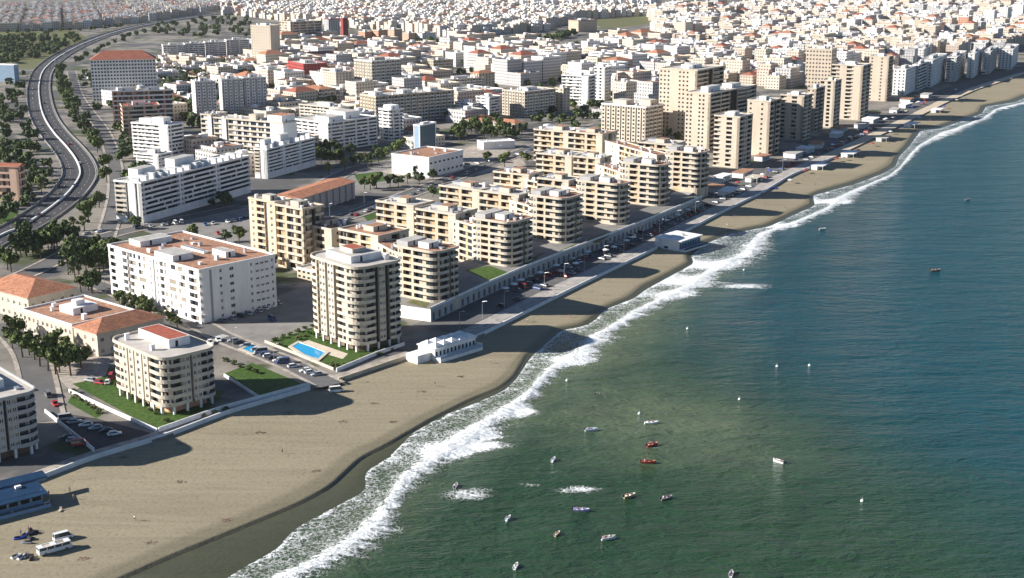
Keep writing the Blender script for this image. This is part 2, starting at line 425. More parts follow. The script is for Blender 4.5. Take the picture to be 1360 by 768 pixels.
def spec(xL,xN,xR,yt,yb,th,z=0.0,Lmax=150,Wmax=150):
    X,Y=G(xN,yb,z); h=height_at(X,Y,yt)-z; t=R(th)
    L=reach(X,Y,z+h,math.cos(t),math.sin(t),xR); W=reach(X,Y,z+h,-math.sin(t),math.cos(t),xL)
    return (X,Y),t,max(2,min(Lmax,L)),max(2,min(Wmax,W)),h
def std(L,W,A,B=None,Cc=None,D=None):
    g=[('win',1,dict(sp=3.6))]
    return outline(L,W,0,A,B or g,Cc or g,D or g)

# ------------------------------------------------------------------ the setting: land, beach, sea
SEA=-1.6
wallC=curve([(-160,735),(-80,690),(0,655),(70,628),(125,607),(217,580),(300,548),(345,535),(417,514),(450,505),(547,472),(560,468),(630,449),(680,424),(757,385),(877,327),(905,310),(962,280),(1012,256),(1050,233),(1110,208),(1200,165),(1260,135),(1300,118),(1360,99),(1450,80),(1560,62)])
dryC=curve([(60,815),(162,768),(230,738),(340,693),(400,668),(440,646),(480,608),(515,591),(540,576),(575,556),(627,530),(665,515),(683,500),(700,470),(712,461),(742,434),(772,431),(787,421),(800,409),(838,393),(855,379),(880,367),(916,348),(912,339),(930,323),(965,308),(1018,298),(1050,283),(1078,270),(1074,259),(1093,252),(1130,242),(1168,228),(1185,218),(1190,206),(1203,193),(1218,171),(1243,168),(1268,160),(1300,149),(1305,140),(1343,133),(1360,126),(1450,104),(1560,84)],-1.3)
finC=curve([(250,800),(300,768),(340,743),(360,735),(392,701),(435,678),(487,651),(482,628),(515,608),(540,583),(560,563),(590,551),(627,537),(667,520),(684,505),(703,476),(716,464),(746,438),(774,434),(789,426),(803,411),(842,396),(858,384),(884,370),(921,350),(917,340),(934,325),(968,311),(1021,301),(1053,286),(1082,273),(1079,260),(1097,255),(1134,245),(1172,231),(1189,221),(1194,208),(1207,195),(1222,174),(1247,171),(1272,163),(1304,151),(1309,142),(1347,136),(1362,130),(1450,107),(1560,87)],SEA)
fouC=curve([(330,800),(385,768),(410,762),(440,745),(470,732),(512,695),(528,660),(552,632),(585,610),(620,590),(660,560),(690,540),(715,517),(735,493),(775,476),(790,458),(812,441),(838,424),(866,409),(890,396),(915,386),(950,362),(1000,340),(1020,310),(1060,297),(1100,280),(1125,263),(1150,250),(1185,235),(1205,215),(1222,196),(1250,182),(1285,168),(1310,158),(1325,147),(1360,138),(1450,112),(1560,91)],SEA)
A_LO,A_HI=toab(*G(-250,860))[0],toab(*G(1560,80))[0]
def arange(a0,a1,near=2.0):
    out=[];a_=a0
    while a_<a1:
        out.append(a_); a_+=max(near,(a_-150)*.006)
    out.append(a1); return out
AS=arange(A_LO,A_HI)
def stripgrid(rows,attrs,name,mk,smooth=True):
    n=len(rows[0]); v=[p for r in rows for p in r]; f=[]
    for i in range(len(rows)-1):
        for j in range(n-1): f.append((i*n+j,i*n+j+1,(i+1)*n+j+1,(i+1)*n+j))
    me=bpy.data.meshes.new(name); me.from_pydata(v,[],f); me.materials.append(mk)
    for k,vals in attrs.items():
        at=me.attributes.new(k,'FLOAT','POINT'); at.data.foreach_set('value',vals)
    me.polygons.foreach_set('use_smooth',[smooth]*len(f)); me.update()
    if f and me.polygons[0].normal.z<0: me.flip_normals()
    return kind(link(name,me),'structure')
# land
gm=mat('ground',(.24,.215,.18),var=.3,scale=.05)
_b=gm.node_tree.nodes['Principled BSDF']; _l=gm.node_tree.links; _old=_b.inputs['Base Color'].links[0].from_socket
_g=nd(gm,'ShaderNodeNewGeometry')
for _sc,_lo,_hi,_col in ((.02,.50,.56,(.10,.098,.095,1)),(.028,.56,.62,(.065,.08,.032,1)),(.3,.60,.70,(.13,.12,.10,1))):
    _n=nd(gm,'ShaderNodeTexNoise'); _n.inputs['Scale'].default_value=_sc; _n.inputs['Detail'].default_value=6; _l.new(_g.outputs['Position'],_n.inputs['Vector'])
    if _sc==.028: _mp=nd(gm,'ShaderNodeMapping'); _mp.inputs['Location'].default_value=(310,70,0); _l.new(_g.outputs['Position'],_mp.inputs[0]); _l.new(_mp.outputs[0],_n.inputs['Vector'])
    _r=nd(gm,'ShaderNodeMapRange'); _l.new(_n.outputs['Fac'],_r.inputs[0]); _r.inputs[1].default_value=_lo; _r.inputs[2].default_value=_hi
    _m=nd(gm,'ShaderNodeMix',data_type='RGBA'); _l.new(_r.outputs[0],_m.inputs[0]); _l.new(_old,_m.inputs[6]); _m.inputs[7].default_value=_col; _old=_m.outputs[2]
_l.new(_old,_b.inputs['Base Color'])
rows=[]
for a_ in [A_LO-600]+AS+[A_HI+2500,A_HI+12000]:
    b=wallC(min(max(a_,A_LO),A_HI)); rows.append([(*fromab(a_,b),-2.5),(*fromab(a_,b),0),(*fromab(a_,b-60),0),(*fromab(a_,b-400),0),(*fromab(a_,b-2000),0),(*fromab(a_,b-15000),0)])
stripgrid(rows,{},'ground',gm,False)
# beach
def sandmat():
    m=bpy.data.materials.new('sand'); m.use_nodes=True; b=m.node_tree.nodes['Principled BSDF']; lk=m.node_tree.links.new
    g=nd(m,'ShaderNodeNewGeometry'); n1=nd(m,'ShaderNodeTexNoise'); n1.inputs['Scale'].default_value=.06; n1.inputs['Detail'].default_value=8; n1.inputs['Roughness'].default_value=.7
    n2=nd(m,'ShaderNodeTexNoise'); n2.inputs['Scale'].default_value=.9; n2.inputs['Detail'].default_value=4
    mp=nd(m,'ShaderNodeMapping'); mp.inputs['Rotation'].default_value=(0,0,-AXA); mp.inputs['Scale'].default_value=(.25,1,1); lk(g.outputs['Position'],mp.inputs[0])
    lk(mp.outputs[0],n1.inputs['Vector']); lk(g.outputs['Position'],n2.inputs['Vector'])
    cr=nd(m,'ShaderNodeValToRGB'); lk(n1.outputs['Fac'],cr.inputs[0])
    cr.color_ramp.elements[0].position=.3;cr.color_ramp.elements[0].color=(.262,.223,.147,1);cr.color_ramp.elements[1].position=.7;cr.color_ramp.elements[1].color=(.322,.275,.185,1)
    at=nd(m,'ShaderNodeAttribute'); at.attribute_name='wet'
    ad=nd(m,'ShaderNodeMath',operation='MULTIPLY_ADD'); lk(n1.outputs['Fac'],ad.inputs[0]); ad.inputs[1].default_value=.5; lk(at.outputs['Fac'],ad.inputs[2])
    wr=nd(m,'ShaderNodeValToRGB'); lk(ad.outputs[0],wr.inputs[0])
    wr.color_ramp.elements[0].position=.42; wr.color_ramp.elements[0].color=(0,0,0,1); wr.color_ramp.elements[1].position=.62; wr.color_ramp.elements[1].color=(.38,.38,.38,1)
    e2=wr.color_ramp.elements.new(1.0); e2.color=(.45,.45,.45,1); e3=wr.color_ramp.elements.new(.95); e3.color=(.42,.42,.42,1)
    hard=nd(m,'ShaderNodeMapRange'); lk(at.outputs['Fac'],hard.inputs[0]); hard.inputs[1].default_value=.98; hard.inputs[2].default_value=1.08; hard.inputs[3].default_value=0; hard.inputs[4].default_value=.55
    sm=nd(m,'ShaderNodeMath',operation='ADD'); sm.use_clamp=True; lk(wr.outputs[0],sm.inputs[0]); lk(hard.outputs[0],sm.inputs[1])
    mx=nd(m,'ShaderNodeMix',data_type='RGBA'); lk(sm.outputs[0],mx.inputs[0]); lk(cr.outputs[0],mx.inputs[6]); mx.inputs[7].default_value=(.070,.072,.038,1)
    sp_=nd(m,'ShaderNodeValToRGB'); lk(n2.outputs['Fac'],sp_.inputs[0]); sp_.color_ramp.elements[0].position=.28; sp_.color_ramp.elements[0].color=(.78,.77,.75,1); sp_.color_ramp.elements[1].position=.5; sp_.color_ramp.elements[1].color=(1,1,1,1)
    mu=nd(m,'ShaderNodeMix',data_type='RGBA',blend_type='MULTIPLY'); mu.inputs[0].default_value=1; n3=nd(m,'ShaderNodeTexNoise'); n3.inputs['Scale'].default_value=.12; n3.inputs['Detail'].default_value=7; n3.inputs['Distortion'].default_value=1.5
    mp3=nd(m,'ShaderNodeMapping'); mp3.inputs['Rotation'].default_value=(0,0,-AXA); mp3.inputs['Scale'].default_value=(.12,1.6,1); lk(g.outputs['Position'],mp3.inputs[0]); lk(mp3.outputs[0],n3.inputs['Vector'])
    r3=nd(m,'ShaderNodeMapRange'); lk(n3.outputs['Fac'],r3.inputs[0]); r3.inputs[1].default_value=.3; r3.inputs[2].default_value=.7; r3.inputs[3].default_value=.88; r3.inputs[4].default_value=1.07
    mv=nd(m,'ShaderNodeVectorMath',operation='SCALE'); lk(mx.outputs[2],mv.inputs[0]); lk(r3.outputs[0],mv.inputs['Scale']); lk(mv.outputs[0],mu.inputs[6]); lk(sp_.outputs[0],mu.inputs[7])
    lk(mu.outputs[2],b.inputs['Base Color'])
    rg=nd(m,'ShaderNodeMapRange'); lk(sm.outputs[0],rg.inputs[0]); rg.inputs[3].default_value=.9; rg.inputs[4].default_value=.35; lk(rg.outputs[0],b.inputs['Roughness'])
    b.inputs['Specular IOR Level'].default_value=.25
    bp=nd(m,'ShaderNodeBump'); bp.inputs['Strength'].default_value=.35; bp.inputs['Distance'].default_value=.25; lk(n2.outputs['Fac'],bp.inputs['Height']); lk(bp.outputs[0],b.inputs['Normal'])
    return m
sp_=lambda a_: .45+.55*(1-sstep(a_,330,420))
rows=[];wet=[];rr=random.Random(3)
for a_ in AS:
    w,d,f=wallC(a_),dryC(a_),finC(a_); d=max(d,w+1.5); f=max(f,d+.8); r=[]
    span=d-w
    stops=[(-.3,-.75,0)]+[(span*t,lerp(-.75,-1.12,t),lerp(0,.30,t**3)) for t in (.15,.3,.45,.6,.75,.88)]+[(span-1.6,-1.15,.62),(span-.35,-1.18,.80),(span,-1.18-.5*sp_(a_),1.0),(span+.4,-1.2-.36*sp_(a_)-.06,1.1)]
    stops+=[(lerp(span+.4,f-w,t),lerp(-1.26-.3*sp_(a_),SEA+.02,t),1.12) for t in (.5,1.0)]+[(f-w+6,SEA-.5,1.2),(f-w+40,SEA-3,1.2)]
    for b,z,wt in stops: r.append((*fromab(a_,w+b),z)); wet.append(wt)
    rows.append(r)
stripgrid(rows,{'wet':wet},'beach',sandmat())
# sea
def seamat():
    m=bpy.data.materials.new('sea'); m.use_nodes=True; b=m.node_tree.nodes['Principled BSDF']; lk=m.node_tree.links.new
    g=nd(m,'ShaderNodeNewGeometry')
    def noise(sc,scale,det=4,rough=.6,rot=0.0,dist=0.0):
        mp=nd(m,'ShaderNodeMapping'); mp.inputs['Scale'].default_value=scale; mp.inputs['Rotation'].default_value=(0,0,rot); lk(g.outputs['Position'],mp.inputs[0])
        n=nd(m,'ShaderNodeTexNoise'); n.inputs['Scale'].default_value=sc; n.inputs['Detail'].default_value=det; n.inputs['Roughness'].default_value=rough; n.inputs['Distortion'].default_value=dist
        lk(mp.outputs[0],n.inputs['Vector']); return n.outputs['Fac']
    def at(k):
        x=nd(m,'ShaderNodeAttribute'); x.attribute_name=k; return x.outputs['Fac']
    def ma(op,a_,b_,c=None,clamp=False):
        x=nd(m,'ShaderNodeMath',operation=op); x.use_clamp=clamp
        for i,s in enumerate((a_,b_,c)):
            if s is None: continue
            if isinstance(s,(int,float)): x.inputs[i].default_value=s
            else: lk(s,x.inputs[i])
        return x.outputs[0]
    def mr(s,a_,b_,c=0.0,d=1.0):
        x=nd(m,'ShaderNodeMapRange',interpolation_type='SMOOTHSTEP'); lk(s,x.inputs[0])
        for i,v in enumerate((a_,b_,c,d)): x.inputs[i+1].default_value=v
        return x.outputs[0]
    big=noise(.012,(1,1.6,1),5,.6,-.5,.4); wisp=noise(.03,(.6,1.8,1),6,.65,-.45,.8)
    sed=ma('ADD',at('sed'),ma('MULTIPLY',ma('SUBTRACT',big,.5),.5)); sed=ma('ADD',sed,ma('MULTIPLY',ma('SUBTRACT',wisp,.5),.6))
    blue=ma('ADD',at('blue'),ma('MULTIPLY',ma('SUBTRACT',big,.5),.35))
    mx1=nd(m,'ShaderNodeMix',data_type='RGBA'); lk(mr(blue,.0,1.0),mx1.inputs[0]); mx1.inputs[6].default_value=(.022,.056,.026,1); mx1.inputs[7].default_value=(.005,.057,.072,1)
    mx2=nd(m,'ShaderNodeMix',data_type='RGBA'); lk(mr(sed,.25,1.05),mx2.inputs[0]); lk(mx1.outputs[2],mx2.inputs[6]); mx2.inputs[7].default_value=(.105,.140,.075,1)
    # foam
    t=at('surf'); fine=noise(.9,(1,1,1),6,.75,0,1.2); med=noise(.13,(.7,1.5,1),6,.7,-.55,1.2); lace=ma('ADD',ma('MULTIPLY',fine,.75),ma('MULTIPLY',med,.6))
    vp=nd(m,'ShaderNodeVectorMath',operation='ADD'); vn=nd(m,'ShaderNodeTexNoise'); vn.inputs['Scale'].default_value=.35; vn.inputs['Detail'].default_value=4; lk(g.outputs['Position'],vn.inputs['Vector'])
    vs=nd(m,'ShaderNodeVectorMath',operation='SCALE'); lk(vn.outputs['Color'],vs.inputs[0]); vs.inputs['Scale'].default_value=4.5; lk(g.outputs['Position'],vp.inputs[0]); lk(vs.outputs[0],vp.inputs[1])
    vo=nd(m,'ShaderNodeTexVoronoi',feature='DISTANCE_TO_EDGE'); vo.inputs['Scale'].default_value=.62; lk(vp.outputs[0],vo.inputs['Vector'])
    lace=ma('SUBTRACT',ma('ADD',lace,.02),ma('MULTIPLY',mr(vo.outputs['Distance'],.0,.26,1,0),.22))
    edge=ma('ADD',t,ma('MULTIPLY',ma('SUBTRACT',med,.5),.42))
    prof=nd(m,'ShaderNodeValToRGB'); lk(edge,prof.inputs[0]); E_=prof.color_ramp.elements
    E_[0].position=0.0;E_[0].color=(0,0,0,1); E_[1].position=1.0; E_[1].color=(0,0,0,1)
    for p,v in ((.105,.10),(.14,.88),(.19,.60),(.40,.50),(.55,.56),(.62,.88),(.70,.86),(.80,.54),(.91,.34)): x=E_.new(p); x.color=(v,v,v,1)
    surf=prof.outputs[0]
    foam=mr(ma('SUBTRACT',ma('ADD',surf,ma('MULTIPLY',at('patch'),.84)),ma('MULTIPLY',lace,1.0)),-.16,.20)
    spk=mr(noise(.5,(.7,1.6,1),2,.5),.80,.84); foam=ma('MAXIMUM',foam,ma('MULTIPLY',spk,.5),clamp=True)
    mx3=nd(m,'ShaderNodeMix',data_type='RGBA'); lk(foam,mx3.inputs[0]); lk(mx2.outputs[2],mx3.inputs[6]); mx3.inputs[7].default_value=(.80,.82,.80,1)
    lk(mx3.outputs[2],b.inputs['Base Color'])
    lk(mr(foam,0,1,.16,.8),b.inputs['Roughness']); b.inputs['IOR'].default_value=1.33; b.inputs['Specular IOR Level'].default_value=.4
    w1=noise(.24,(.55,1.2,1),4,.6,.08,.4); w2=noise(.8,(.6,1.1,1),3,.6,-.15,.3); w3=noise(.05,(.5,1.4,1),2,.5,-.4)
    hgt=ma('ADD',ma('MULTIPLY',w1,.8),ma('MULTIPLY',w2,.24)); hgt=ma('ADD',hgt,ma('MULTIPLY',w3,1.4)); hgt=ma('ADD',hgt,ma('MULTIPLY',foam,.35))
    bp=nd(m,'ShaderNodeBump'); bp.inputs['Strength'].default_value=1; bp.inputs['Distance'].default_value=1.9; lk(hgt,bp.inputs['Height']); lk(bp.outputs[0],b.inputs['Normal'])
    return m
PATCH=[(985,380,16,3.2,1.0),(960,376,9,1.6,.8),(1010,383,7,1.3,.7),(772,650,7,1.6,1.0),(755,653,5.5,1.3,.85),(618,658,9,2.4,.95),(634,653,7,1.8,.8),(735,627,3,.9,.7),(704,644,5,1.0,.75),(865,594,5,1.0,.55),(1110,268,14,3,.7),(1078,268,10,2.5,.7),(655,592,9,2.6,.85),(600,598,9,3.4,.8),(640,580,8,2.4,.75),(700,548,7,2.6,.75),(905,392,14,3.4,.6),(760,478,8,2.5,.7),(890,372,15,4,.8),(940,352,14,4,.7),(1040,300,14,3.4,.6)]
PW=[(*toab(*G(x,y,SEA)),l*1.0,w*1.9,s) for x,y,l,w,s in PATCH]
OFF=[-7,-3]+[i*1.6 for i in range(0,44)]; x=72.0
while x<1500: OFF.append(x); x*=1.035
OFF+=[2500,6000,20000]
rows=[];sf=[];sed=[];blu=[];rgh=[];pat=[]
for a_ in [A_LO-500]+AS+[A_HI+3000,A_HI+15000]:
    ac=min(max(a_,A_LO),A_HI); fi,fo=finC(ac),fouC(ac); fi=max(fi,dryC(ac)+1); fo=max(fo,fi+3); r=[]
    for o_ in OFF:
        b=fi+o_; u=o_/(fo-fi); t=.14+u*.58
        # a real swell: the breaking crest stands up, the water outside rolls gently
        z=SEA+.75*math.exp(-((u-.85)/.22)**2)*min(1,(fo-fi)/9)+(.10*math.sin(o_*.23+a_*.02)*sstep(o_,8,30) if o_<400 else 0)
        if o_<0: z=SEA-.25
        r.append((*fromab(a_,b),z)); sf.append(t)
        sw=fo-fi
        q=math.exp(-max(0,o_-sw)/26)*.85*(1-.45*sstep(a_,500,640))*(1-.25*(1-sstep(a_,290,340)))
        q=max(q,.84*math.exp(-((a_-368)/52)**2)*math.exp(-((o_-62)/62)**2))
        q+=.25*math.exp(-((a_-440)/60)**2)*math.exp(-((o_-30)/30)**2)
        sed.append(q); blu.append(sstep(a_+o_*.8,395,600) if o_<3000 else 1)
        rgh.append(1.0); p=0
        for pa,pb,pl,pw,ps in PW:
            da,db=(a_-pa),(b-pb)
            if abs(da)<60 and abs(db)<60:
                ex=(da*.52+db*.85)/pl; ey=(-da*.85+db*.52)/pw     # patches lie along the picture's crests (east-west)
                p=max(p,ps*math.exp(-ex*ex-ey*ey))
        pat.append(p)
    rows.append(r)
stripgrid(rows,{'surf':sf,'sed':sed,'blue':blu,'rough':rgh,'patch':pat},'sea',seamat())

# sheets on the ground ------------------------------------------------
def sheet(name,px,z,k,zz=0.0):
    mb=MB(); P=[(*G(x,y,zz),z) for x,y in px]
    ar=sum(P[i][0]*P[(i+1)%len(P)][1]-P[(i+1)%len(P)][0]*P[i][1] for i in range(len(P)))
    if ar<0: P=P[::-1]
    mb.poly(P,k); return mb
def ssheet(name,px,z,k): return kind(sheet(name,px,z,k).build(name),'structure')
def strip(pts,hw0,hw1,z,k,mb=None):
    mb=mb or MB(); o1=offs(pts,hw1); o0=offs(pts,hw0)
    for i in range(len(pts)-1):
        q=[(*o0[i],z),(*o1[i],z),(*o1[i+1],z),(*o0[i+1],z)]
        ar=sum(q[j][0]*q[(j+1)%4][1]-q[(j+1)%4][0]*q[j][1] for j in range(4))
        mb.poly(q if ar>0 else q[::-1],k)
    return mb
ROADS=[]; RZ=[0.045]
def road(px,hw,k='road',name='road',mark=True):
    RZ[0]+=.012; z=RZ[0]
    P=catmull([G(*p) for p in px],6); ROADS.append((P,hw))
    kind(strip(P,-hw,hw,z,k).build(name),'structure')
    kind(strip(P,hw,hw+1.6,z+.13,'paving',strip(P,-hw-1.6,-hw,z+.13,'paving')).build('pavement'),'structure')
    if mark:
        mb=MB(); acc=0
        for i in range(len(P)-1):
            acc+=plen(P[i],P[i+1])
            if i%2==0: strip([P[i],P[i+1]],-.12,.12,z+.006,'paintwhite',mb)
        kind(mb.build('road_markings'),'structure')
def onroad(X,Y,mar=1.5):
    for P,hw in ROADS:
        for i in range(len(P)-1):
            (x0,y0),(x1,y1)=P[i],P[i+1]; dx,dy=x1-x0,y1-y0; l2=dx*dx+dy*dy or 1
            t=min(1,max(0,((X-x0)*dx+(Y-y0)*dy)/l2))
            if math.hypot(X-x0-t*dx,Y-y0-t*dy)<hw+mar: return True
    return False
HWC=[(-90,362),(0,314),(28,302),(65,278),(90,257),(104,238),(106,226),(100,211),(88,195),(71,176),(59,157),(53,137),(52,112),(60,91),(86,71),(122,54),(168,39),(225,28),(300,17),(380,9)]
HP=catmull([G(*p) for p in HWC],8); ROADS.append((HP,12))
kind(strip(HP,-10.5,10.5,.03,'asphalt').build('highway'),'structure')
mb=MB(); strip(HP,-9.9,-9.7,.036,'paintwhite',mb); strip(HP,9.7,9.9,.036,'paintwhite',mb); pass
for i in range(0,len(HP)-1):
    if i%2==0:
        for o_ in (-6,6): strip([HP[i],(lerp(HP[i][0],HP[i+1][0],.5),lerp(HP[i][1],HP[i+1][1],.5))],o_-.1,o_+.1,.036,'paintwhite',mb)
kind(mb.build('road_markings'),'structure')
def ribbon(P,o_,w,z0,h,k,name,label,cat,group=None):
    mb=MB(); a_,b_=offs(P,o_-w/2),offs(P,o_+w/2)
    for i in range(len(P)-1):
        for (p,q,s) in ((a_[i],a_[i+1],1),(b_[i+1],b_[i],1)):
            mb.poly([(*p,z0),(*q,z0),(*q,z0+h),(*p,z0+h)],k)
        mb.poly([(*a_[i],z0+h),(*a_[i+1],z0+h),(*b_[i+1],z0+h),(*b_[i],z0+h)],k)
    for i in (0,-1): mb.poly([(*a_[i],z0),(*b_[i],z0),(*b_[i],z0+h),(*a_[i],z0+h)],k)
    return tag(mb.build(name),label,cat,group)
ribbon(HP,0,.9,.03,.9,'white2','median_barrier','long pale concrete barrier between the two carriageways of the highway','barrier')
ribbon(HP,10.9,.6,0,.9,'lot','edge_barrier','grey concrete parapet on the outer edge of the highway beside the open fields and warehouse','barrier')
ribbon(HP,-10.9,.6,0,.9,'lot','edge_barrier','grey concrete parapet on the highway edge beside the long row of dark trees','barrier')
# promenade along the beach and the street behind it
PA=[a_ for a_ in AS if toab(*G(625,450))[0]<a_<toab(*G(1110,208))[0]]
PR=[fromab(a_,wallC(a_,10)) for a_ in PA]
kind(strip(PR,-9.5,-.4,.02,'promenade').build('promenade'),'structure')
mb=MB(); strip(PR,-6.9,-6.5,.026,'concrete',mb); strip(PR,-3.4,-3.0,.026,'concrete',mb); kind(mb.build('promenade_bands'),'structure')
ribbon(PR,-.15,.5,-.9,1.5,'white2','sea_wall','low pale wall between the paved promenade and the sand','sea wall')
PS=[fromab(a_,wallC(a_,10)) for a_ in AS if toab(*G(625,450))[0]<a_<A_HI]
kind(strip(PS,-30,-9.6,.014,'road').build('seafront_street'),'structure')
kind(strip(PS[len(PR)-1:],-9.6,-.3,.014,'sandw').build('promenade'),'structure')
PB=[fromab(a_,wallC(a_,6)) for a_ in AS if toab(*G(-60,690))[0]<a_<toab(*G(414,515))[0]]
kind(strip(PB,-5.0,-.5,.02,'paving').build('beach_path'),'structure')
ribbon(PB,-.2,.5,-1.0,1.7,'white2','sea_wall','low concrete wall above the sand in front of the lawn and pilotis blocks','sea wall')
PC=[fromab(a_,wallC(a_,6)) for a_ in AS if toab(*G(449,505))[0]<a_<toab(*G(552,470))[0]]
kind(strip(PC,-5.2,-.5,.02,'paving').build('beach_path'),'structure')
ribbon(PC,-.2,.5,-1.0,1.7,'sandw','sea_wall','low sandy coloured wall above the beach in front of the pool garden','sea wall')
def gwall(px,h,k,label,name='garden_wall',w=.4,cat='wall',zz=0):
    P=[G(x,y,zz) for x,y in px]; return ribbon(P,0,w,zz,h,k,name,label,cat)
gwall([(92,521),(150,548),(209,574)],1.2,'white','long white garden wall along the lawn of the cream round cornered block')
gwall([(211,574),(290,546),(345,531),(412,513)],1.5,'white2','pale seafront garden wall below the cream block, behind the beach path')
gwall([(352,455),(395,472),(443,492)],1.0,'cream','cream garden wall between the parked cars and the swimming pool')
gwall([(447,494),(500,472),(537,459)],1.4,'white2','grey white seafront wall at the foot of the pool garden')
gwall([(60,548),(125,600)],1.2,'white2','pale wall in deep shade dividing the parking court beside the grey block')
gwall([(298,500),(345,530)],1.0,'white2','short pale wall at the edge of the dark shaded lawn')
ssheet('lawn',[(96,510),(140,500),(300,520),(262,553),(212,570),(205,570)],.02,'grass')
ssheet('lawn',[(354,455),(425,432),(535,455),(447,491)],.02,'grass')
ssheet('lawn',[(296,497),(335,482),(402,510),(346,529)],.02,'grass')
ssheet('lawn',[(476,278),(512,268),(517,284),(488,294)],.02,'grass')
ssheet('lawn',[(573,247),(594,243),(600,256),(578,259)],.02,'grass')
ssheet('lawn',[(470,232),(505,228),(515,240),(478,246)],.02,'grass')
ssheet('lawn',[(0,300),(0,285),(25,280),(22,296)],.02,'grass')
ssheet('lawn',[(95,525),(140,548),(128,556),(90,535)],.016,'grass')
ssheet('parking_lot',[(60,545),(128,556),(207,577),(125,602)],.014,'asphalt')
ssheet('parking_lot',[(170,300),(330,272),(352,300),(330,345),(200,310)],.014,'lot')
ssheet('parking_lot',[(285,430),(415,375),(430,440),(340,470),(290,455)],.014,'lot')
ssheet('plaza',[(10,435),(95,520),(140,500),(150,470),(40,440)],.012,'paving')
ssheet('plaza',[(505,228),(560,240),(700,222),(690,205),(640,190)],.012,'paving')
ssheet('plaza',[(420,245),(440,225),(560,205),(545,235),(500,255)],.010,'lot')
ssheet('scrub_field',[(-40,44),(100,40),(118,52),(70,78),(45,92),(-40,88)],.008,'scrub')
ssheet('scrub_field',[(780,22),(870,12),(872,33),(800,38)],.008,'scrub')
road([(-40,392),(40,362),(130,318),(200,300),(320,275)],5,mark=False)
road([(135,330),(155,250),(140,180),(105,130),(95,95)],4,mark=False)
road([(330,352),(420,300),(470,285),(560,252),(640,222),(740,185),(800,165)],6)
road([(440,512),(380,482),(300,450),(250,425),(120,375)],4,mark=False)
road([(60,560),(40,470),(0,430)],5,mark=False)
road([(420,250),(470,225),(520,215)],5,mark=False)
road([(330,75),(430,62),(560,60),(700,60),(790,45),(880,30)],7,mark=False)

# swimming pools
mt=bpy.data.materials.new('poolwater'); mt.use_nodes=True; MT['poolwater']=mt
b=mt.node_tree.nodes['Principled BSDF']; b.inputs['Base Color'].default_value=(.03,.33,.60,1); b.inputs['Roughness'].default_value=.1; b.inputs['IOR'].default_value=1.33
def pool(px,label):
    P=[G(*p) for p in px]; c=(sum(p[0] for p in P)/len(P),sum(p[1] for p in P)/len(P)); P=[(p[0]-c[0],p[1]-c[1]) for p in P]
    if sum(P[i][0]*P[(i+1)%len(P)][1]-P[(i+1)%len(P)][0]*P[i][1] for i in range(len(P)))<0: P=P[::-1]
    t=thing('swimming_pool',label,'pool',(*c,0)); m=MB(); m.poly([(*p,.24) for p in P],'poolwater'); m.build('pool_water',t)
    ring=[P[-1]]+P+[P[0]]; o_=offs(ring,1.3)[1:-1]; n=len(P); m=MB()
    for i in range(n):
        j=(i+1)%n; m.poly([(*o_[i],.36),(*o_[j],.36),(*P[j],.36),(*P[i],.36)],'cream'); m.poly([(*P[i],.36),(*P[j],.36),(*P[j],.22),(*P[i],.22)],'white'); m.poly([(*o_[i],0),(*o_[j],0),(*o_[j],.36),(*o_[i],.36)],'cream')
    m.build('pool_coping',t)
pool([(388,461),(397,456),(412,461),(432,469),(422,478),(405,472)],'blue swimming pool in the lawn below the round cornered tower')
pool([(322,464),(334,459),(346,464),(335,470)],'small pale blue pool beside the row of parked cars')
ssheet('pool_terrace',[(400,455),(410,452),(462,470),(455,477),(432,470)],.024,'beige')

# ------------------------------------------------------------------ buildings near the beach
B_='balc'; m1=dict(m=1)
def rounded(name,label,org,th,L,W,h,fl,r,A,D,wk,bk,**k):
    ww=[('win',1,dict(sp=3.4,w=1.4))]
    ps=outline(L,W,r,A,ww,ww,D,n=7)
    return block(name,label,'apartment block',org,R(th),L,W,h,fl,ps,wk=wk,bk=bk,**k)
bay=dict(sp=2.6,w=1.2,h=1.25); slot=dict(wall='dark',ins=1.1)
# round cornered tower by the pool
rounded('apartment_tower','tall cream round cornered tower with dark vertical slots standing over the pool lawn',G(475,471),42,23,32,32.4,11,5.5,
  [('balc',3,m1),('slot',1.7,slot),('win',2.6,dict(n=2,w=1.1,h=1.2)),('slot',1.7,slot),('balc',2.2,m1)],
  [('balc',1.8,m1),('slot',1.7,slot),('win',4.0,dict(n=2,w=1.2)),('slot',1.7,slot),('win',4.0,dict(n=2,w=1.2)),('slot',1.7,slot),('balc',7,m1)],
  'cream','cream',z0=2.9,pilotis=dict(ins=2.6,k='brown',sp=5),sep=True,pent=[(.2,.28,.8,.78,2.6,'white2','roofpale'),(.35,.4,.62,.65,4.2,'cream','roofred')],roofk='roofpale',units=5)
# cream block on pilotis
rounded('apartment_block','cream round cornered block on pilotis with a red topped penthouse beside the lawn',G(221,555),45,20.5,34,19.5,6,4.5,
  [('balc',2.2,m1),('win',3.2,dict(n=2,w=1.1)),('slot',.9,slot),('win',3.2,dict(n=2,w=1.1)),('balc',2.2,m1)],
  [('balc',4,m1),('win',3,dict(n=1,w=1.3)),('slot',.8,dict(wall='brown',ins=.6)),('win',3,dict(n=1)),('slot',.8,slot),('win',4,dict(n=1)),('slot',.8,slot),('win',3,dict(n=1)),('slot',.6,dict(wall='ochre',ins=.6)),('balc',4,m1)],
  'cream','cream',z0=3.0,pilotis=dict(ins=3,k='salmon',sp=5),sep=True,pent=[(.42,.30,.80,.86,2.9,'white','roofred')],roofk='roofpale',units=2)
gx,gy=G(52,517,19.5); t=R(42); go=(gx-math.cos(t)*21,gy-math.sin(t)*21)
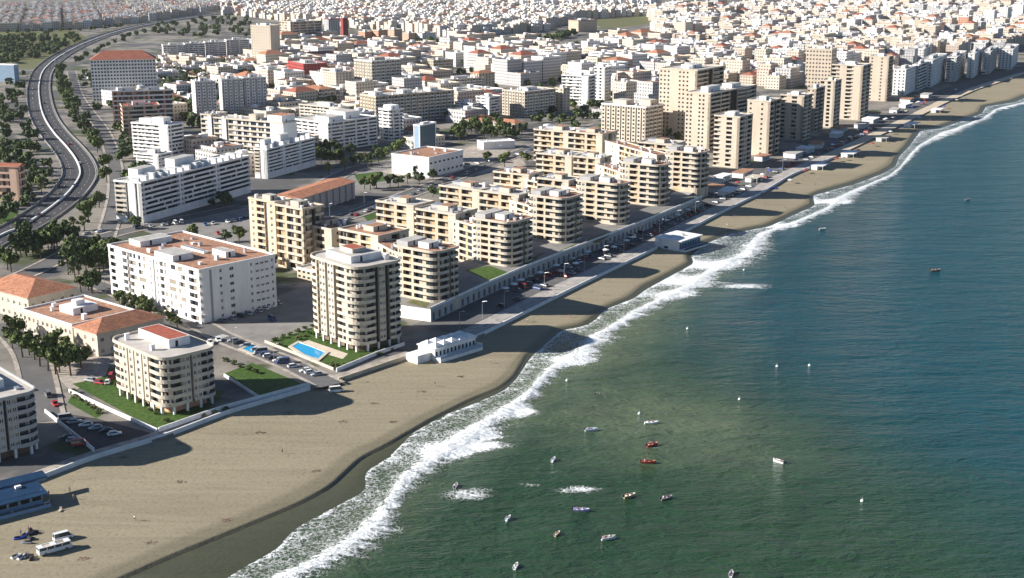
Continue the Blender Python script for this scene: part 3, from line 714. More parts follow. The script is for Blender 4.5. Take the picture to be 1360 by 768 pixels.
rounded('apartment_block','grey round cornered block on pilotis at the left edge behind the blue roofed kiosk',go,42,21,34,19.5,6,4.5,
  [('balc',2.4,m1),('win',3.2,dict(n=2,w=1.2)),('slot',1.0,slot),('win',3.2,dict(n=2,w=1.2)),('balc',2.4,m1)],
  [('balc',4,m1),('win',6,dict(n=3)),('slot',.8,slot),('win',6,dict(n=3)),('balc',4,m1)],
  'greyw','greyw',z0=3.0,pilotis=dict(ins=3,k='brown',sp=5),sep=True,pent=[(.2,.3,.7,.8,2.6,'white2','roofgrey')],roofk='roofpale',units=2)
# the white hotel
(o,t,L,W,h)=spec(143,268,365,358,431,47)
ps=outline(L,W,0,
  [('blank',4,{}),('slot',1.0,dict(wall='greyw',ins=.4)),('blank',2.2,{}),('win',2.6,dict(n=1,w=1.1)),('blank',1.6,{}),('win',3,dict(n=1,w=2.0)),('blank',5,{}),('win',3,dict(n=1,w=1.0)),('win',6,dict(n=3,w=1.7,h=.9)),('win',2.6,dict(n=1,w=1.0))],
  [('win',1,dict(sp=3.5))],[('balc',1,{})],
  [('balc',6,dict(ins=1.4,dark=.12)),('blank',3.0,{}),('balc',3,dict(ins=1.3,dark=.25)),('slot',1.3,dict(wall='brown',ins=.8)),('balc',12,dict(ins=1.0,dark=.1)),('win',3,dict(n=1,w=1.0)),('slot',1.0,dict(wall='brown',ins=.7)),('win',3,dict(n=1,w=1)),('balc',15,dict(ins=1.0,dark=.1)),('blank',2,{}),('balc',6,dict(ins=1.3,dark=.3))])  # mostly wall-coloured doors: sunlit balcony interiors put into the colour
block('hotel','big white seven floor hotel with a brown gravel roof and blank blue shaded end wall','hotel',o,t,L,W,h,7,ps,wk='white',roofk='roofbrown',sep=True,
  pent=[(.04,.30,.30,.50,2.6,'white','roofgrey'),(.55,.16,.68,.30,2.4,'white','roofgrey'),(.2,.80,.62,.93,2.4,'white','roofgrey'),(.5,.35,.56,.6,.9,'white2','metal')],units=9)
# villas with tiled roofs
(o,t,L,W,h)=spec(41,131,210,441,474,50)
g1=[('win',1,dict(sp=4,w=1.5,h=1.5,sill=1.1))]
def tiled(name,label,o,th,L,W,h,fl,wk='cream',roof='hip',ridge=None,cat='building',tilek='tile',sp=4.0,sep=True,A=None,D=None,**k):
    g=[('win',1,dict(sp=sp,w=1.5,h=1.5,sill=1.0))]
    return block(name,label,cat,o,R(th),L,W,h,fl,outline(L,W,0,A or g,g,g,D or g),wk=wk,roof=roof,ridge=ridge,tilek=tilek,sep=sep,trim=wk,**k)
th=50; ct,st=math.cos(R(th)),math.sin(R(th))
tiled('school_wing','sandy building wing with a hipped terracotta roof just behind the cream block',o,th,29,15,h,2,wk='beige',ridge=3.2)
o2=(o[0]-st*15.8,o[1]+ct*15.8)
g=[('win',1,dict(sp=3,w=1.4,h=1.6,sill=.9))]
block('school','flat sandy school with a white roof lantern, joined to the tiled wing','school',o2,R(th),27,34,h,2,outline(27,34,0,g,g,g,g),wk='beige',roofk='roofbrown',sep=True,trim='white2',
  pent=[(.3,.35,.7,.62,2.6,'white','white2'),(.42,.43,.56,.52,4.6,'white2','white')],units=3)
(o,t,L,W,h)=spec(-25,40,101,390,428,52)
tiled('school_hall','sandy two floor building with a large hipped terracotta roof at the left edge',o,52,22,36,10.5,2,wk='beige',ridge=4)
# white slabs with long balconies
def slab(label,xL,xN,xR,yt,yb,th,fl=7):
    (o,t,L,W,h)=spec(xL,xN,xR,yt,yb,th)
    ps=outline(L,W,0,[('balc',10,dict(ins=2.0,dark=.9,sm=99)),('blank',.5,{}),('balc',10,dict(ins=2.0,dark=.9,sm=99)),('blank',.5,{}),('balc',10,dict(ins=2.0,dark=.9,sm=99))],[('win',1,{})],[('win',1,{})],
      [('balc',4,dict(ins=1.5,bk='cream')),('slot',.8,dict(wall='brown',ins=.7)),('blank',2.5,{}),('slot',.8,dict(ins=.8)),('blank',1.6,{})])
    n=int(L/6); pent=[(i/n+.02,.1,(i+1)/n-.06,.42,2.3+.5*((i*7)%3),'white','white2') for i in range(n)]
    pent+=[(.10,.55,.24,.9,5.2,'white','roofgrey'),(.42,.55,.6,.92,6.0,'white','roofgrey')]
    return block('apartment_block',label,'apartment block',o,t,L,W,h,fl,ps,wk='white2',bk='white2',z0=3.2,roofk='roofgrey',pent=pent,units=4)
slab('long white seven floor slab with continuous dark balconies facing the plaza, left of two alike',151,191,331,242,297,66)
slab('white slab with continuous balconies, the shorter of two alike, behind the orange roofed hall',337,356,418,198,238,66)
(o,t,L,W,h)=spec(283,378,394,163,214,60,Wmax=70)
block('apartment_block','wide cream fronted block with rows of balconies rising behind the two long white slabs','apartment block',o,t,L,W,h,7,outline(L,W,0,[('blank',1,{})],[('win',1,{})],[('win',1,{})],[('balc',2,{}),('blank',1,{}),('slot',.5,{}),('balc',2,{}),('balc',8,dict(ins=1.4)),('blank',3,{})]),wk='white',bk='cream',roofk='roofpale',pent=[(0.02,.02,.98,.22,5,'white','tile'),(.2,.42,.8,.52,4,'cream','roofgrey')],units=6)
(o,t,L,W,h)=spec(266,283,302,152,196,60)
block('apartment_block','narrow white block stepped in front of the triple blue shaded towers','apartment block',o,t,L,W,h,7,std(L,W,[('slot',.4,{}),('balc',1,{})],D=[('balc',1,{}),('blank',.6,{})]),wk='white',bk='cream',units=4)
# hall with orange roof
(o,t,L,W,h)=spec(362,400,471,262,288,66)
block('market_hall','low grey hall with a long orange tiled roof and buttressed side in shade','hall',o,t,L,W,h,2,outline(L,W,0,[('blank',.8,{}),('slot',1.6,dict(wall='greyw',ins=.9))]*8+[('blank',.8,{})],[('blank',1,{})],[('blank',1,{})],[('blank',1,{}),('win',4,dict(sp=4)),('blank',1,{})]),wk='greyw',roof='gable',ridge=1.6,tilek='tile',trim='concrete')
# civic building and its glass tower
(o,t,L,W,h)=spec(520,570,615,209,236,57)
block('civic_centre','white windowless civic hall with a flat roof below the blue glass tower','hall',o,t,L,W,h,2,outline(L,W,0,[('win',1,dict(sp=4.5,w=2.4,h=1.2,sill=2.2))],[('blank',1,{})],[('blank',1,{})],[('blank',1,{})]),wk='white',roofk='roofbrown',units=4)
(o,t,L,W,h)=spec(549,558,579,166,216,57)
block('glass_tower','slim blue glass office tower rising from the white civic hall','tower',o,t,L,W,h,8,outline(L,W,0,[('blank',.2,{}),('slot',4,dict(wall='glassblue',ins=.15)),('blank',.2,{})],[('win',1,{})],[('win',1,{})],[('blank',.3,{}),('slot',2,dict(wall='bluewall',ins=.1)),('blank',.3,{})]),wk='white2',roofk='white',trim='white',pent=[(.3,.3,.7,.7,1.5,'white','white')])

# the terraced holiday blocks: podium, six seaside towers, lower blocks behind
POD=[G(x,y,5.2) for x,y in [(572,411),(640,380),(705,352),(765,329),(825,306),(880,284),(932,262)]]
pt=thing('podium','long white podium wall with dark openings carrying the gold balconied towers','podium',(*POD[0],0))
P0=[(p[0]-POD[0][0],p[1]-POD[0][1]) for p in POD]
m=MB()
for i in range(len(P0)-1):
    d=plen(P0[i],P0[i+1]); n=int(d/4.2)
    facade(m,P0[i],P0[i+1],0,5.2,[(d*(j+.5)/n-.9,d*(j+.5)/n+.9) for j in range(n)],[(.3,3.4)],.8,'greyw','dark')  # white wall's shaded front: the shade is put into the grey colour
BK=offs(P0,-30)
for a_,b_ in ((BK[0],P0[0]),(P0[-1],BK[-1])): m.poly([(*a_,0),(*b_,0),(*b_,5.2),(*a_,5.2)],'white')
for i in range(len(P0)-1): m.poly([(*BK[i+1],0),(*BK[i],0),(*BK[i],5.2),(*BK[i+1],5.2)],'sandw')
m.build('wall',pt)
m=MB()
for i in range(len(P0)-1): m.poly([(*P0[i],5.2),(*P0[i+1],5.2),(*BK[i+1],5.2),(*BK[i],5.2)],'lot')
m.build('terrace',pt)
m=MB(); q0,q1=offs(P0,.1),offs(P0,-.35)
for i in range(len(P0)-1):
    for (a_,b_) in ((q0[i],q0[i+1]),(q1[i+1],q1[i])): m.poly([(*a_,5.204),(*b_,5.204),(*b_,6.1),(*a_,6.1)],'white2')
    m.poly([(*q0[i],6.1),(*q0[i+1],6.1),(*q1[i+1],6.1),(*q1[i],6.1)],'white2')
m.build('parapet',pt)
kind(sheet('lawn',[(617,359),(650,353),(676,362),(652,374)],5.23,'grass',5.2).build('lawn'),'structure')
for q_ in ([(690,350),(716,338),(726,334),(700,352)],[(738,336),(758,327),(768,322),(752,334)],[(845,296),(868,285),(880,280),(862,290)],[(897,272),(915,264),(926,259),(910,268)]):
    kind(sheet('lawn',q_,5.23,'grass',5.2).build('lawn'),'structure')
kind(sheet('lawn',[(780,318),(800,310),(815,309),(793,324)],5.23,'scrub',5.2).build('lawn'),'structure')
kind(sheet('lawn',[(540,402),(552,396),(572,400),(566,409)],5.23,'scrub',5.2).build('lawn'),'structure')
wd=dict(n=1,w=1.3,h=1.3)
def sea_tower(label,xL,xN,xR,yt,yb,th,fl=7):
    (o,t,L,W,h)=spec(xL,xN,xR,yt,yb,th,5.2,Lmax=24,Wmax=42)
    ww=[('win',1,dict(sp=3.4))]
    ps=outline(L,W,4.6,[('balc',3.5,dict(m=1,dark=.9,sm=6)),('slot',.9,dict(wall='glassblue',ins=.8)),('balc',3.0,dict(m=1,dark=.9,sm=6))],ww,ww,
       [('win',1.6,wd),('balc',2.6,dict(wall='ochre',bk='gold',ins=1.7,ret='ochre')),('blank',.7,dict(wall='gold')),('balc',4.4,dict(m=1,dark=.8,sm=6))],n=6,co=dict(dark=.85,sm=6))  # side-lit look of the recessed balcony painted in with ochre
    ps=[(k,p,dict(o_,wall='gold') if k=='balc' and 'wall' not in o_ else o_) for k,p,o_ in ps]
    return block('apartment_tower',label,'apartment block',o,t,L,W,h,fl,ps,wk='cream',bk='cream',zb=-5,base=5.2,roofk='roofbrown',group='gold balconied towers on the podium',units=7,
       pent=[(.25,.3,.62,.52,2.4,'white2','roofgrey'),(.1,.66,.8,.9,2.2,'greyw','roofgrey')],sep=True)
WHERE=['nearest the pool','second from the pool','third from the pool','fourth from the pool','fifth from the pool','sixth and farthest from the pool']
for w,a_ in zip(WHERE,[(517,580,615,335,404,52),(622,678,713,296,356,54),(697,750,779,264,325,56),(761,823,842,245,300,57),(820,877,895,220,275,57),(880,930,946,203,253,58)]):
    sea_tower('gold and cream rounded balcony tower on the podium, '+w,*a_)
TROWS=[]
def terrace_block(label,xL,xN,xR,yt,th,h,fl=6):
    X,Y=G(xN,yt,h); t=R(th)
    L=max(8,min(21,reach(X,Y,h,math.cos(t),math.sin(t),xR)+8)); W=max(12,min(34,reach(X,Y,h,-math.sin(t),math.cos(t),xL)+6))
    TROWS.append((X,Y,t,L,W,h)); ww=[('win',1,dict(sp=3.4))]
    ps=outline(L,W,0,[('win',2,wd),('slot',1.2,dict(ins=2.0)),('win',1.4,wd)],ww,ww,[('balc',2,dict(ins=1.4,wall='gold')),('balc',2.6,dict(wall='ochre',bk='gold',ins=1.8,ret='ochre')),('blank',.7,dict(wall='gold')),('balc',2.4,dict(wall='ochre',bk='gold',ins=1.6,ret='ochre')),('blank',1.8,{})])  # ochre recesses carry the side-lit look in their colour
    return block('apartment_block',label,'apartment block',(X,Y),t,L,W,h,fl,ps,wk='cream',bk='cream',roofk='roofpale' if int(xN)%2 else 'roofbrown',group='lower gold blocks behind the podium towers',units=5,
       pent=[(.3,.35,.75,.6,2.3,'cream','roofbrown'),(.55,.7,.9,.92,1.2,'metal','metal')])
TB=[('directly behind the pool end tower',462,502,526,313,50,22),('third inland in the row nearest the pool',402,440,460,304,50,21),
    ('directly behind the second tower',565,605,620,284,54,22),('at the inland end of the second row, beside the green lawn',511,549,563,273,54,21),
    ('directly behind the third tower',649,689,697,259,55,22),('at the inland end of the third row',595,637,649,252,55,21),
    ('directly behind the fourth tower',726,755,763,240,56,22),('at the inland end of the fourth row, below the road',667,702,711,232,56,21),
    ('directly behind the fifth tower',773,797,803,210,57,22),('at the inland end of the fifth row',723,759,770,207,57,21),
    ('directly behind the farthest tower',765,800,811,178,57,23),('at the inland end of the farthest row',719,757,773,175,57,22),
    ('just inland of the white garden hotel tower',858,893,903,192,57,20)]
for l,*a_ in TB: terrace_block('gold block '+l,*a_)
TW_=[o for o in C.objects if o.get('group')=='gold balconied towers on the podium']
TOC=[f for f in OCC]
def cen(o,t,L,W): return (o[0]+math.cos(t)*L/2-math.sin(t)*W/2,o[1]+math.sin(t)*L/2+math.cos(t)*W/2)
tw=[f for f in OCC if f[0] in [(o.location.x,o.location.y) for o in TW_]] or [f for f in OCC if any(abs(f[0][0]-o.location.x)<.01 and abs(f[0][1]-o.location.y)<.01 for o in TW_)]
for i in range(6):
    ch=[(tw[i][0],tw[i][1],tw[i][2],tw[i][3],23)]+[((r_[0],r_[1]),r_[2],r_[3],r_[4],r_[5]) for r_ in TROWS[2*i:2*i+2]]
    for k in (0,1):
        a_,b_=ch[k],ch[k+1]; ca,cb=cen(*a_[:4]),cen(*b_[:4]); d_=plen(ca,cb); dx,dy=(cb[0]-ca[0])/d_,(cb[1]-ca[1])/d_
        t=math.atan2(dy,dx)-math.pi/2; hh=min(a_[4],b_[4])-2.6; Wl=d_*.55; Ll=9.5
        o=(ca[0]+dx*d_*.225-math.cos(t)*Ll/2,ca[1]+dy*d_*.225-math.sin(t)*Ll/2)
        ww=[('win',1,dict(sp=3.4))]
        block('stair_block','cream %s link block joining the gold blocks in the %s row from the pool'%(('seaward','landward')[k],('first','second','third','fourth','fifth','sixth')[i]),'apartment block',o,t,Ll,Wl,hh,6,outline(Ll,Wl,0,ww,ww,ww,[('win',1.4,dict(n=1,w=1.2)),('balc',2,dict(wall='ochre',bk='gold',ret='ochre')),('win',1.4,dict(n=1,w=1.2))]),wk='cream',bk='cream',roofk='roofbrown',units=4,group='link blocks of the gold rows')
# tall gold block at the landward left end of the terraces
(o,t,L,W,h)=spec(366,405,430,277,362,50)
ww=[('win',1,dict(sp=3.4))]
block('apartment_block','tall gold lit block with stacked balconies left of the terraced towers','apartment block',o,t,L,W,h,8,outline(L,W,0,[('balc',2,{}),('slot',.8,{}),('balc',2,{})],ww,ww,[('balc',2.4,dict(wall='ochre',bk='gold',ret='ochre')),('blank',.5,{}),('balc',2.4,dict(wall='gold')),('balc',2,{})]),wk='gold',bk='cream',roofk='roofbrown',units=6,pent=[(.2,.3,.6,.6,2.5,'cream','roofgrey')],sep=True)
(o,t,L,W,h)=spec(330,368,388,268,338,50)
block('apartment_block','gold block with small square windows stepped behind the tall gold balcony block','apartment block',o,t,L,W,h,8,outline(L,W,0,ww,ww,ww,[('win',2,dict(n=1,w=1.5)),('balc',2,dict(wall='ochre',ret='ochre',bk='gold')),('slot',.8,dict(wall='greyw')),('win',2,dict(n=1,w=1.5))]),wk='gold',bk='gold',roofk='roofpale',units=4,pent=[(.2,.3,.6,.6,2.5,'cream','roofgrey')],sep=True)
(o,t,L,W,h)=spec(372,404,432,358,384,48)
block('garage','low white arcaded garage between the hotel and the round cornered tower','garage',(o[0]+6,o[1]+8),t,L,W,5.5,2,outline(L,W,0,[('win',1,dict(sp=3,w=1.6))],ww,ww,[('win',1,dict(sp=3,w=1.8,h=1.4))]),wk='sandw',roofk='beige',trim='white2')

# ------------------------------------------------------------------ the middle of the town, block by block
def W1(sp=3.4,**k): return [('win',1,dict(sp=sp,**k))]
STY={
 'punch':(W1(),W1()), 'grid':([('win',1,dict(sp=2.7,w=1.7,h=1.6,sill=.8))],[('win',1,dict(sp=2.9,w=1.6,h=1.6,sill=.8))]),
 'bands':([('balc',1,dict(ins=1.6,dark=.85,sm=7))],[('balc',3,dict(ins=1.4,dark=.55)),('blank',1,{})]),
 'strips':([('slot',1,dict(ins=1.2)),('win',1.6,dict(n=1)),('slot',1,dict(ins=1.2)),('win',1.6,dict(n=1)),('slot',1,dict(ins=1.2))],[('win',1.6,dict(n=1)),('slot',.7,dict(ins=.7,wall='shutter')),('win',1.6,dict(n=1)),('slot',.7,dict(ins=.7,wall='shutter')),('win',1.6,dict(n=1)),('slot',.7,dict(ins=.7,wall='shutter')),('win',1.6,dict(n=1))]),
 'towerb':([('balc',2,dict(ins=1.8,dark=.95,sm=9)),('win',1,dict(n=1)),('balc',2,dict(ins=1.8,dark=.95,sm=9))],[('balc',1.4,dict(ins=1.5)),('blank',1.2,{}),('balc',1.2,dict(ins=1.5)),('blank',1.6,{})]),
 'towerw':([('balc',2,dict(ins=1.8,dark=.95,sm=9)),('slot',.7,{}),('balc',2,dict(ins=1.8,dark=.95,sm=9))],[('win',1.5,dict(sp=2.8)),('blank',1,{}),('win',1.5,dict(sp=2.8)),('blank',1,{})]),
 'cols':([('slot',1,dict(ins=.5,wall='greyw')),('win',1.4,dict(n=1)),]*4,[('win',1,dict(sp=3))]),
 'blank':([('blank',1,{})],[('blank',1,{})]),
}
def mid(label,st,wk,bk,xL,xN,xR,yt,yb,th,fl,cat='apartment block',name='apartment_block',roof='flat',roofk='roofpale',Lm=90,Wm=90,units=4,pent=((.3,.35,.65,.65,2.6),),group=None,ridge=None,tilek='tile',Wf=None,Lf=None):
    (o,t,L,W,h)=spec(xL,xN,xR,yt,yb,th,0,Lm,Wm); A,D=STY[st]; g=W1(4); W=Wf or W; L=Lf or L
    if st=='strips':
        A=[('balc',2.4,dict(ins=1.1,bk='white2' if wk!='white' else wk,dark=.8)),('win',2.4,dict(n=1,w=1.4))]*max(1,round(L/6)); D=[('win',2.6,dict(n=1,w=1.7)),('slot',.9,dict(ins=.7,wall='shutter'))]*max(1,round(W/5))+[('win',2.6,dict(n=1,w=1.7))]
    pk=wk if wk in('white','white2','cream') else 'white2'
    return block(name,label,cat,o,t,L,W,h,fl,outline(L,W,0,list(A),g,g,list(D)),wk=wk,bk=bk,roof=roof,roofk=roofk,units=units if roof=='flat' else 0,pent=[(*p,pk,roofk) for p in pent] if roof=='flat' else (),group=group,ridge=ridge,tilek=tilek)
TW=dict(cat='apartment tower',name='apartment_tower',group='beige towers along the middle of the seafront')
mid('beige tower with dark balcony side, first of the seafront towers beyond the gold terraces','towerb','tan','cream',949,980,1000,155,224,56,11,**TW)
mid('beige tower with square windows just right of the first seafront tower','towerw','tan','cream',993,1020,1038,134,208,58,11,**TW)
mid('pale beige seafront tower third in line, with stacked dark balconies on its corner','towerb','tan','cream',1037,1065,1079,127,187,58,11,**TW)
mid('shaded tower squeezed behind the third seafront tower','towerw','tan','cream',1073,1081,1096,117,176,58,11,**TW)
mid('slim white ended tower fourth in the seafront line','towerb','cream','cream',1090,1106,1118,107,170,60,12,**TW)
mid('tallest beige seafront tower with a sunlit gable and a dark balcony corner','towerb','tan','cream',1105,1142,1157,87,160,60,14,**TW)
mid('beige tower right of the tallest one, last before the white seafront row','towerw','tan','cream',1155,1177,1187,75,135,60,13,**TW)
mid('broad beige tower with a long shaded brown flank left of the seafront line','towerw','tan','cream',911,941,1005,124,203,54,14,pent=((.1,.3,.35,.6,4),(.6,.3,.8,.7,3)),**TW)
mid('tall beige tower of vertical window strips behind the broad brown flanked tower','towerw','tan','tan',876,923,962,93,186,54,16,**TW)
mid('wide beige grid of windows standing behind the slim seafront towers','grid','tan','cream',1071,1102,1112,65,118,62,10,**TW)
mid('cream hotel with vertical rows of balconies and a white roof edge beyond the gold blocks','strips','cream','white',799,857,881,142,190,52,9,cat='hotel',name='hotel',pent=((.15,.5,.6,.8,3.5),(.5,.1,.9,.35,4)),units=8)
# white row along the far beach
for i,(a_,lab) in enumerate([((1187,1201,1217,92,127,62,8),'first white block of the far seafront row, nearest the beige towers'),((1212,1218,1236,86,121,62,8),'second white block of the far seafront row'),((1222,1236,1267,80,116,64,9),'white block with the broadest sunlit gable in the far seafront row'),((1258,1268,1291,76,109,66,9),'white block just right of the broad sunlit gable on the far seafront'),((1286,1292,1312,71,104,66,9),'white block in the middle of the long shaded far seafront'),((1306,1313,1341,69,99,66,9),'white block at the end of the long shaded far seafront'),((1327,1343,1374,66,92,66,8),'white block with sunlit side at the right edge of the photo above the beach')]):
    mid(lab,'bands' if i%2 else 'punch','white2','white2',*a_,group='white blocks of the far seafront row',units=3)
# upper left quarter
mid('large pale grey twelve floor residence with a bright red hipped roof beside the highway','grid','white2','white2',119,124,206,79,135,14,12,name='residence',cat='residence',roof='hip',tilek='tile2',Lm=70,Wf=24,ridge=7.5)
for i,a_ in enumerate([(214,218,246,60,84,20,9),(243,247,272,58,82,20,9),(270,274,300,56,80,20,9),(298,302,331,53,78,20,9)]):
    mid(['first','second','third','last'][i]+' white block from the left in the long shaded row behind the red roofed residence','bands','white2','white2',*a_,units=3,Wm=16,group='long white row behind the red roofed residence')
for i,a_ in enumerate([(251,262,286,108,163,24,13),(290,297,322,105,158,24,13),(319,326,353,103,156,24,13)]):
    mid(['left','middle','right'][i]+' one of three tall blue shaded towers with white sides','cols','white2','white2',*a_,name='apartment_tower',cat='apartment tower',units=3,Wm=16,group='three blue shaded towers')
mid('salmon and white block with brown roofs between the highway trees and the white balconied block','bands','salmon','white2',139,152,228,121,172,16,8,roofk='roofgrey',Lm=60,Wm=40,pent=((.1,.3,.4,.6,3),(.55,.4,.8,.7,3)),units=10)
mid('small salmon block with a brick red roof slab in front of the grey roofed block','bands','salmon','cream',158,165,212,141,182,20,7,roofk='roofred',Lm=45,Wm=20,units=2)
mid('bright white angular block with balconies, in front of the salmon blocks','bands','white','white',174,226,243,166,213,62,9,pent=((.2,.2,.7,.5,4.5),(.3,.6,.8,.9,3)),units=6)
mid('white block with stacked corner balconies left end behind the long white slab','bands','white','white',180,212,229,205,232,64,6,units=2)
mid('low pink brick block with a red roof at the left edge below the highway','bands','pink','pink',-26,28,32,220,268,80,5,roof='gable',tilek='tile2',Lm=14,ridge=1.5)
mid('blue and white warehouse at the left edge beside the highway','blank','bluewall','white',-20,20,24,86,109,75,2,cat='warehouse',name='warehouse',roofk='white',Lm=20,pent=(),units=0)
# centre left
mid('slim tall beige tower at the left of the upper town','punch','beige','beige',332,361,371,34,86,60,14,name='apartment_tower',cat='apartment tower',Lm=24,Wm=30)
mid('wide beige office slab with horizontal bands beside the slim tower','bands','beige','beige',371,387,427,29,62,40,9,Lm=60)
for i,a_ in enumerate([(430,437,451,25,50,40,11),(452,456,462,24,48,40,11)]):
    mid(['left','right'][i]+' one of two dark red and grey towers beyond the beige office slab','punch','redw' if i else 'greyw','redw',*a_,name='apartment_tower',cat='apartment tower',units=1,Lm=24,Wm=30)
for i,a_ in enumerate([(476,485,494,42,63,45,7),(494,503,515,40,63,45,7),(513,524,534,39,61,45,7),(534,543,553,44,58,45,5),(553,561,579,44,58,45,5)]):
    mid(['leftmost block of the short row with orange lit sides','second block of the short row with orange lit sides','third block of the short row with orange lit sides','low pinkish block right of the orange sided row','low white block at the right end of the orange sided row'][i],'punch',['salmon','salmon','pink','pink','white2'][i],'cream',*a_,units=1,Lm=26,Wm=26)
mid('brick red block with a dark shaded side in the upper town','punch','redw','redw',377,404,434,85,112,30,6,roofk='roofpale',units=3,Lm=50,Wm=45)
mid('white workshop hall with a red roof behind the brick red block','blank','white2','white2',407,419,479,72,86,24,3,cat='hall',name='workshop_hall',roof='gable',tilek='tile2',Lm=80,ridge=2.5)
mid('long low blue grey hall wing between the brick red block and the big beige block','blank','white2','white2',430,437,470,86,100,24,2,cat='hall',name='workshop_hall',roofk='metal',Lm=60,pent=(),units=0)
mid('low salmon block in front of the brick red block','punch','salmon','cream',379,388,415,108,126,36,4,units=2,Lm=30)
mid('square beige tower block with a flat white roof rim','punch','beige','beige',429,447,467,96,131,40,9,units=3,pent=((.2,.3,.7,.7,3),))
mid('big beige ten floor block with a regular grid of balconies in the upper town','strips','cream','white2',470,495,533,81,125,42,10,units=6,Lm=48,Wm=45)
mid('low cream block with tall brown recesses and a red roof','strips','cream','cream',399,424,446,118,138,42,4,units=1,roof='hip',Lm=30,Wm=40,ridge=2)
mid('long beige block with a shaded front behind the round white tower','strips','sandw','sandw',478,500,603,128,166,38,8,units=12,Lm=100,Wm=40,pent=((.05,.3,.15,.7,3),(.4,.3,.5,.7,3),(.75,.3,.85,.7,3)))
mid('long sandy block with regular columns in the middle of the town','strips','sandw','sandw',579,590,643,106,128,32,6,units=6,Lm=80)
mid('sandy block ending in an orange tiled roof right of the long column fronted block','punch','sandw','sandw',625,636,657,97,124,40,7,roof='hip',Lm=30,ridge=2.5)
mid('dark shaded sandy block behind the long column fronted block','strips','sandw','sandw',568,576,602,80,100,35,5,units=3,Lm=50)
mid('white block with paired wings below the long column fronted block','bands','white','white',604,628,640,137,158,52,6,units=3)
mid('white corner block with balconies right of the paired white wings','bands','white','white',632,650,666,129,158,52,7,units=3)
mid('small villa with an orange roof in the trees behind the civic hall','punch','cream','cream',655,684,697,163,176,48,2,cat='house',name='villa',roof='hip',Lm=26,Wm=26,ridge=2)
# stepped white hotel complex and the round white tower
mid('white stepped hotel with long dark balconies in the centre of the photo','bands','white','white',385,437,501,163,202,50,8,cat='hotel',name='hotel',units=6,Lm=60,Wm=60,pent=((.05,.05,.35,.4,4),(.5,.2,.8,.7,5)))
mid('upper wing of the stepped white hotel with rows of windows','bands','white','cream',397,452,470,143,182,54,9,units=5,Lm=30,Wm=60)
(o,t,L,W,h)=spec(499,520,540,146,188,45)
block('apartment_tower','round cornered white tower with wrapping balconies right of the stepped hotel','apartment tower',o,t,L,W,h,9,outline(L,W,5,[('balc',1,m1)],W1(),W1(),[('balc',1,m1)]),wk='white',bk='white',roofk='roofpale',pent=[(.25,.25,.75,.75,3,'white','white')],units=3)
# centre and right of centre
mid('grey shaded block with a cream end left of the white curved hotel','strips','beige','beige',667,697,738,122,156,44,8,units=5,Lm=60)
mid('narrow beige block between the grey shaded block and the white hotel','punch','beige','beige',737,748,757,117,150,50,8,units=1)
mid('white hotel with a broad banded front and one shaded corner','bands','white','white',746,781,791,101,141,60,9,cat='hotel',name='hotel',units=3,Wm=50)
mid('slender white tower with shaded balconies right of the banded white hotel','towerb','white','white',789,803,812,89,133,58,10,name='apartment_tower',cat='apartment tower',units=2)
mid('tan block with an orange roof behind the slender white tower','punch','sandw','sandw',800,819,840,80,112,45,7,roof='hip',units=2,Lm=34,ridge=3)
mid('brick orange house with a pitched roof behind the cream hotel','punch','salmon','salmon',831,845,856,98,112,45,3,cat='house',name='villa',roof='hip',Lm=22,Wm=24,ridge=3)
for i,a_ in enumerate([(712,724,752,66,92,42,6),(747,758,772,60,86,42,7),(772,780,797,55,84,42,7),(795,800,806,54,76,42,6)]):
    mid(['dark shaded block with a pale gable left in the row of four','second dark shaded block in the row of four','third dark shaded block in the row of four','white ended last block in the row of four'][i],'punch','white2','white2',*a_,units=3,Lm=44,group='row of four dark shaded blocks')
mid('brown block with a tan sunlit gable in the upper centre','punch','sandw','brown',755,768,793,27,43,40,5,units=2,Lm=50)
mid('long blue roofed shed in the upper centre','blank','bluewall','bluewall',822,826,874,44,52,18,1,cat='shed',name='shed',roofk='bluewall',Lm=110,units=0,pent=())
mid('low white shed with a curved pale roof in the park behind the civic hall','blank','white','white',634,642,684,189,199,22,1,cat='shed',name='shed',roofk='white',Lm=50,Wm=14,units=0,pent=())
# towers at the top right
for i,a_ in enumerate([(1308,1318,1325,14,46,60,11),(1328,1336,1347,10,42,60,12),(1273,1284,1296,22,53,60,10),(1272,1277,1286,4,22,60,9),(1253,1262,1273,24,50,58,7),(1346,1356,1366,6,40,60,11),(1240,1248,1256,30,52,58,7),(1210,1216,1228,6,22,55,7),(1068,1076,1096,2,16,45,5),(905,912,925,6,22,45,7),(940,950,966,10,26,45,5),(1000,1008,1022,14,34,50,7),(1034,1044,1060,30,50,52,6),(1096,1104,1120,10,28,52,7)]):
    mid(['white tower in the cluster at the top right corner','tallest white tower in the cluster at the top right corner','orange and grey tower left of the top right cluster','small dark sided tower at the very top right','low shaded block left of the orange and grey tower','white tower at the right edge of the top right cluster','pale block at the left end of the top right cluster','cream tower far off at the top right','wide white far block at the top edge','tan far tower at the top edge right of the open field','low tan far block near the top edge','cream far tower right of the tan far block','grey far block behind the beige grid tower','white far tower above the beige grid tower'][i],'punch',['white2','white2','salmon','greyw','beige','white','cream','cream','white2','sandw','sandw','cream','greyw','white2'][i],'white2',*a_,name='apartment_tower',cat='apartment tower',units=1,Lm=30,Wm=30)
for i in range(14):
    x=690+i*13+ (i*37%5); mid('pale far tower number %s from the left in the row along the top edge'%['one','two','three','four','five','six','seven','eight','nine','ten','eleven','twelve','thirteen','fourteen'][i],'punch','white2','white2',x,x+4,x+11,1-(i*5%4),14,40,7,name='apartment_tower',cat='apartment tower',units=0,Lm=26,Wm=20,pent=(),group='row of far towers along the top edge')
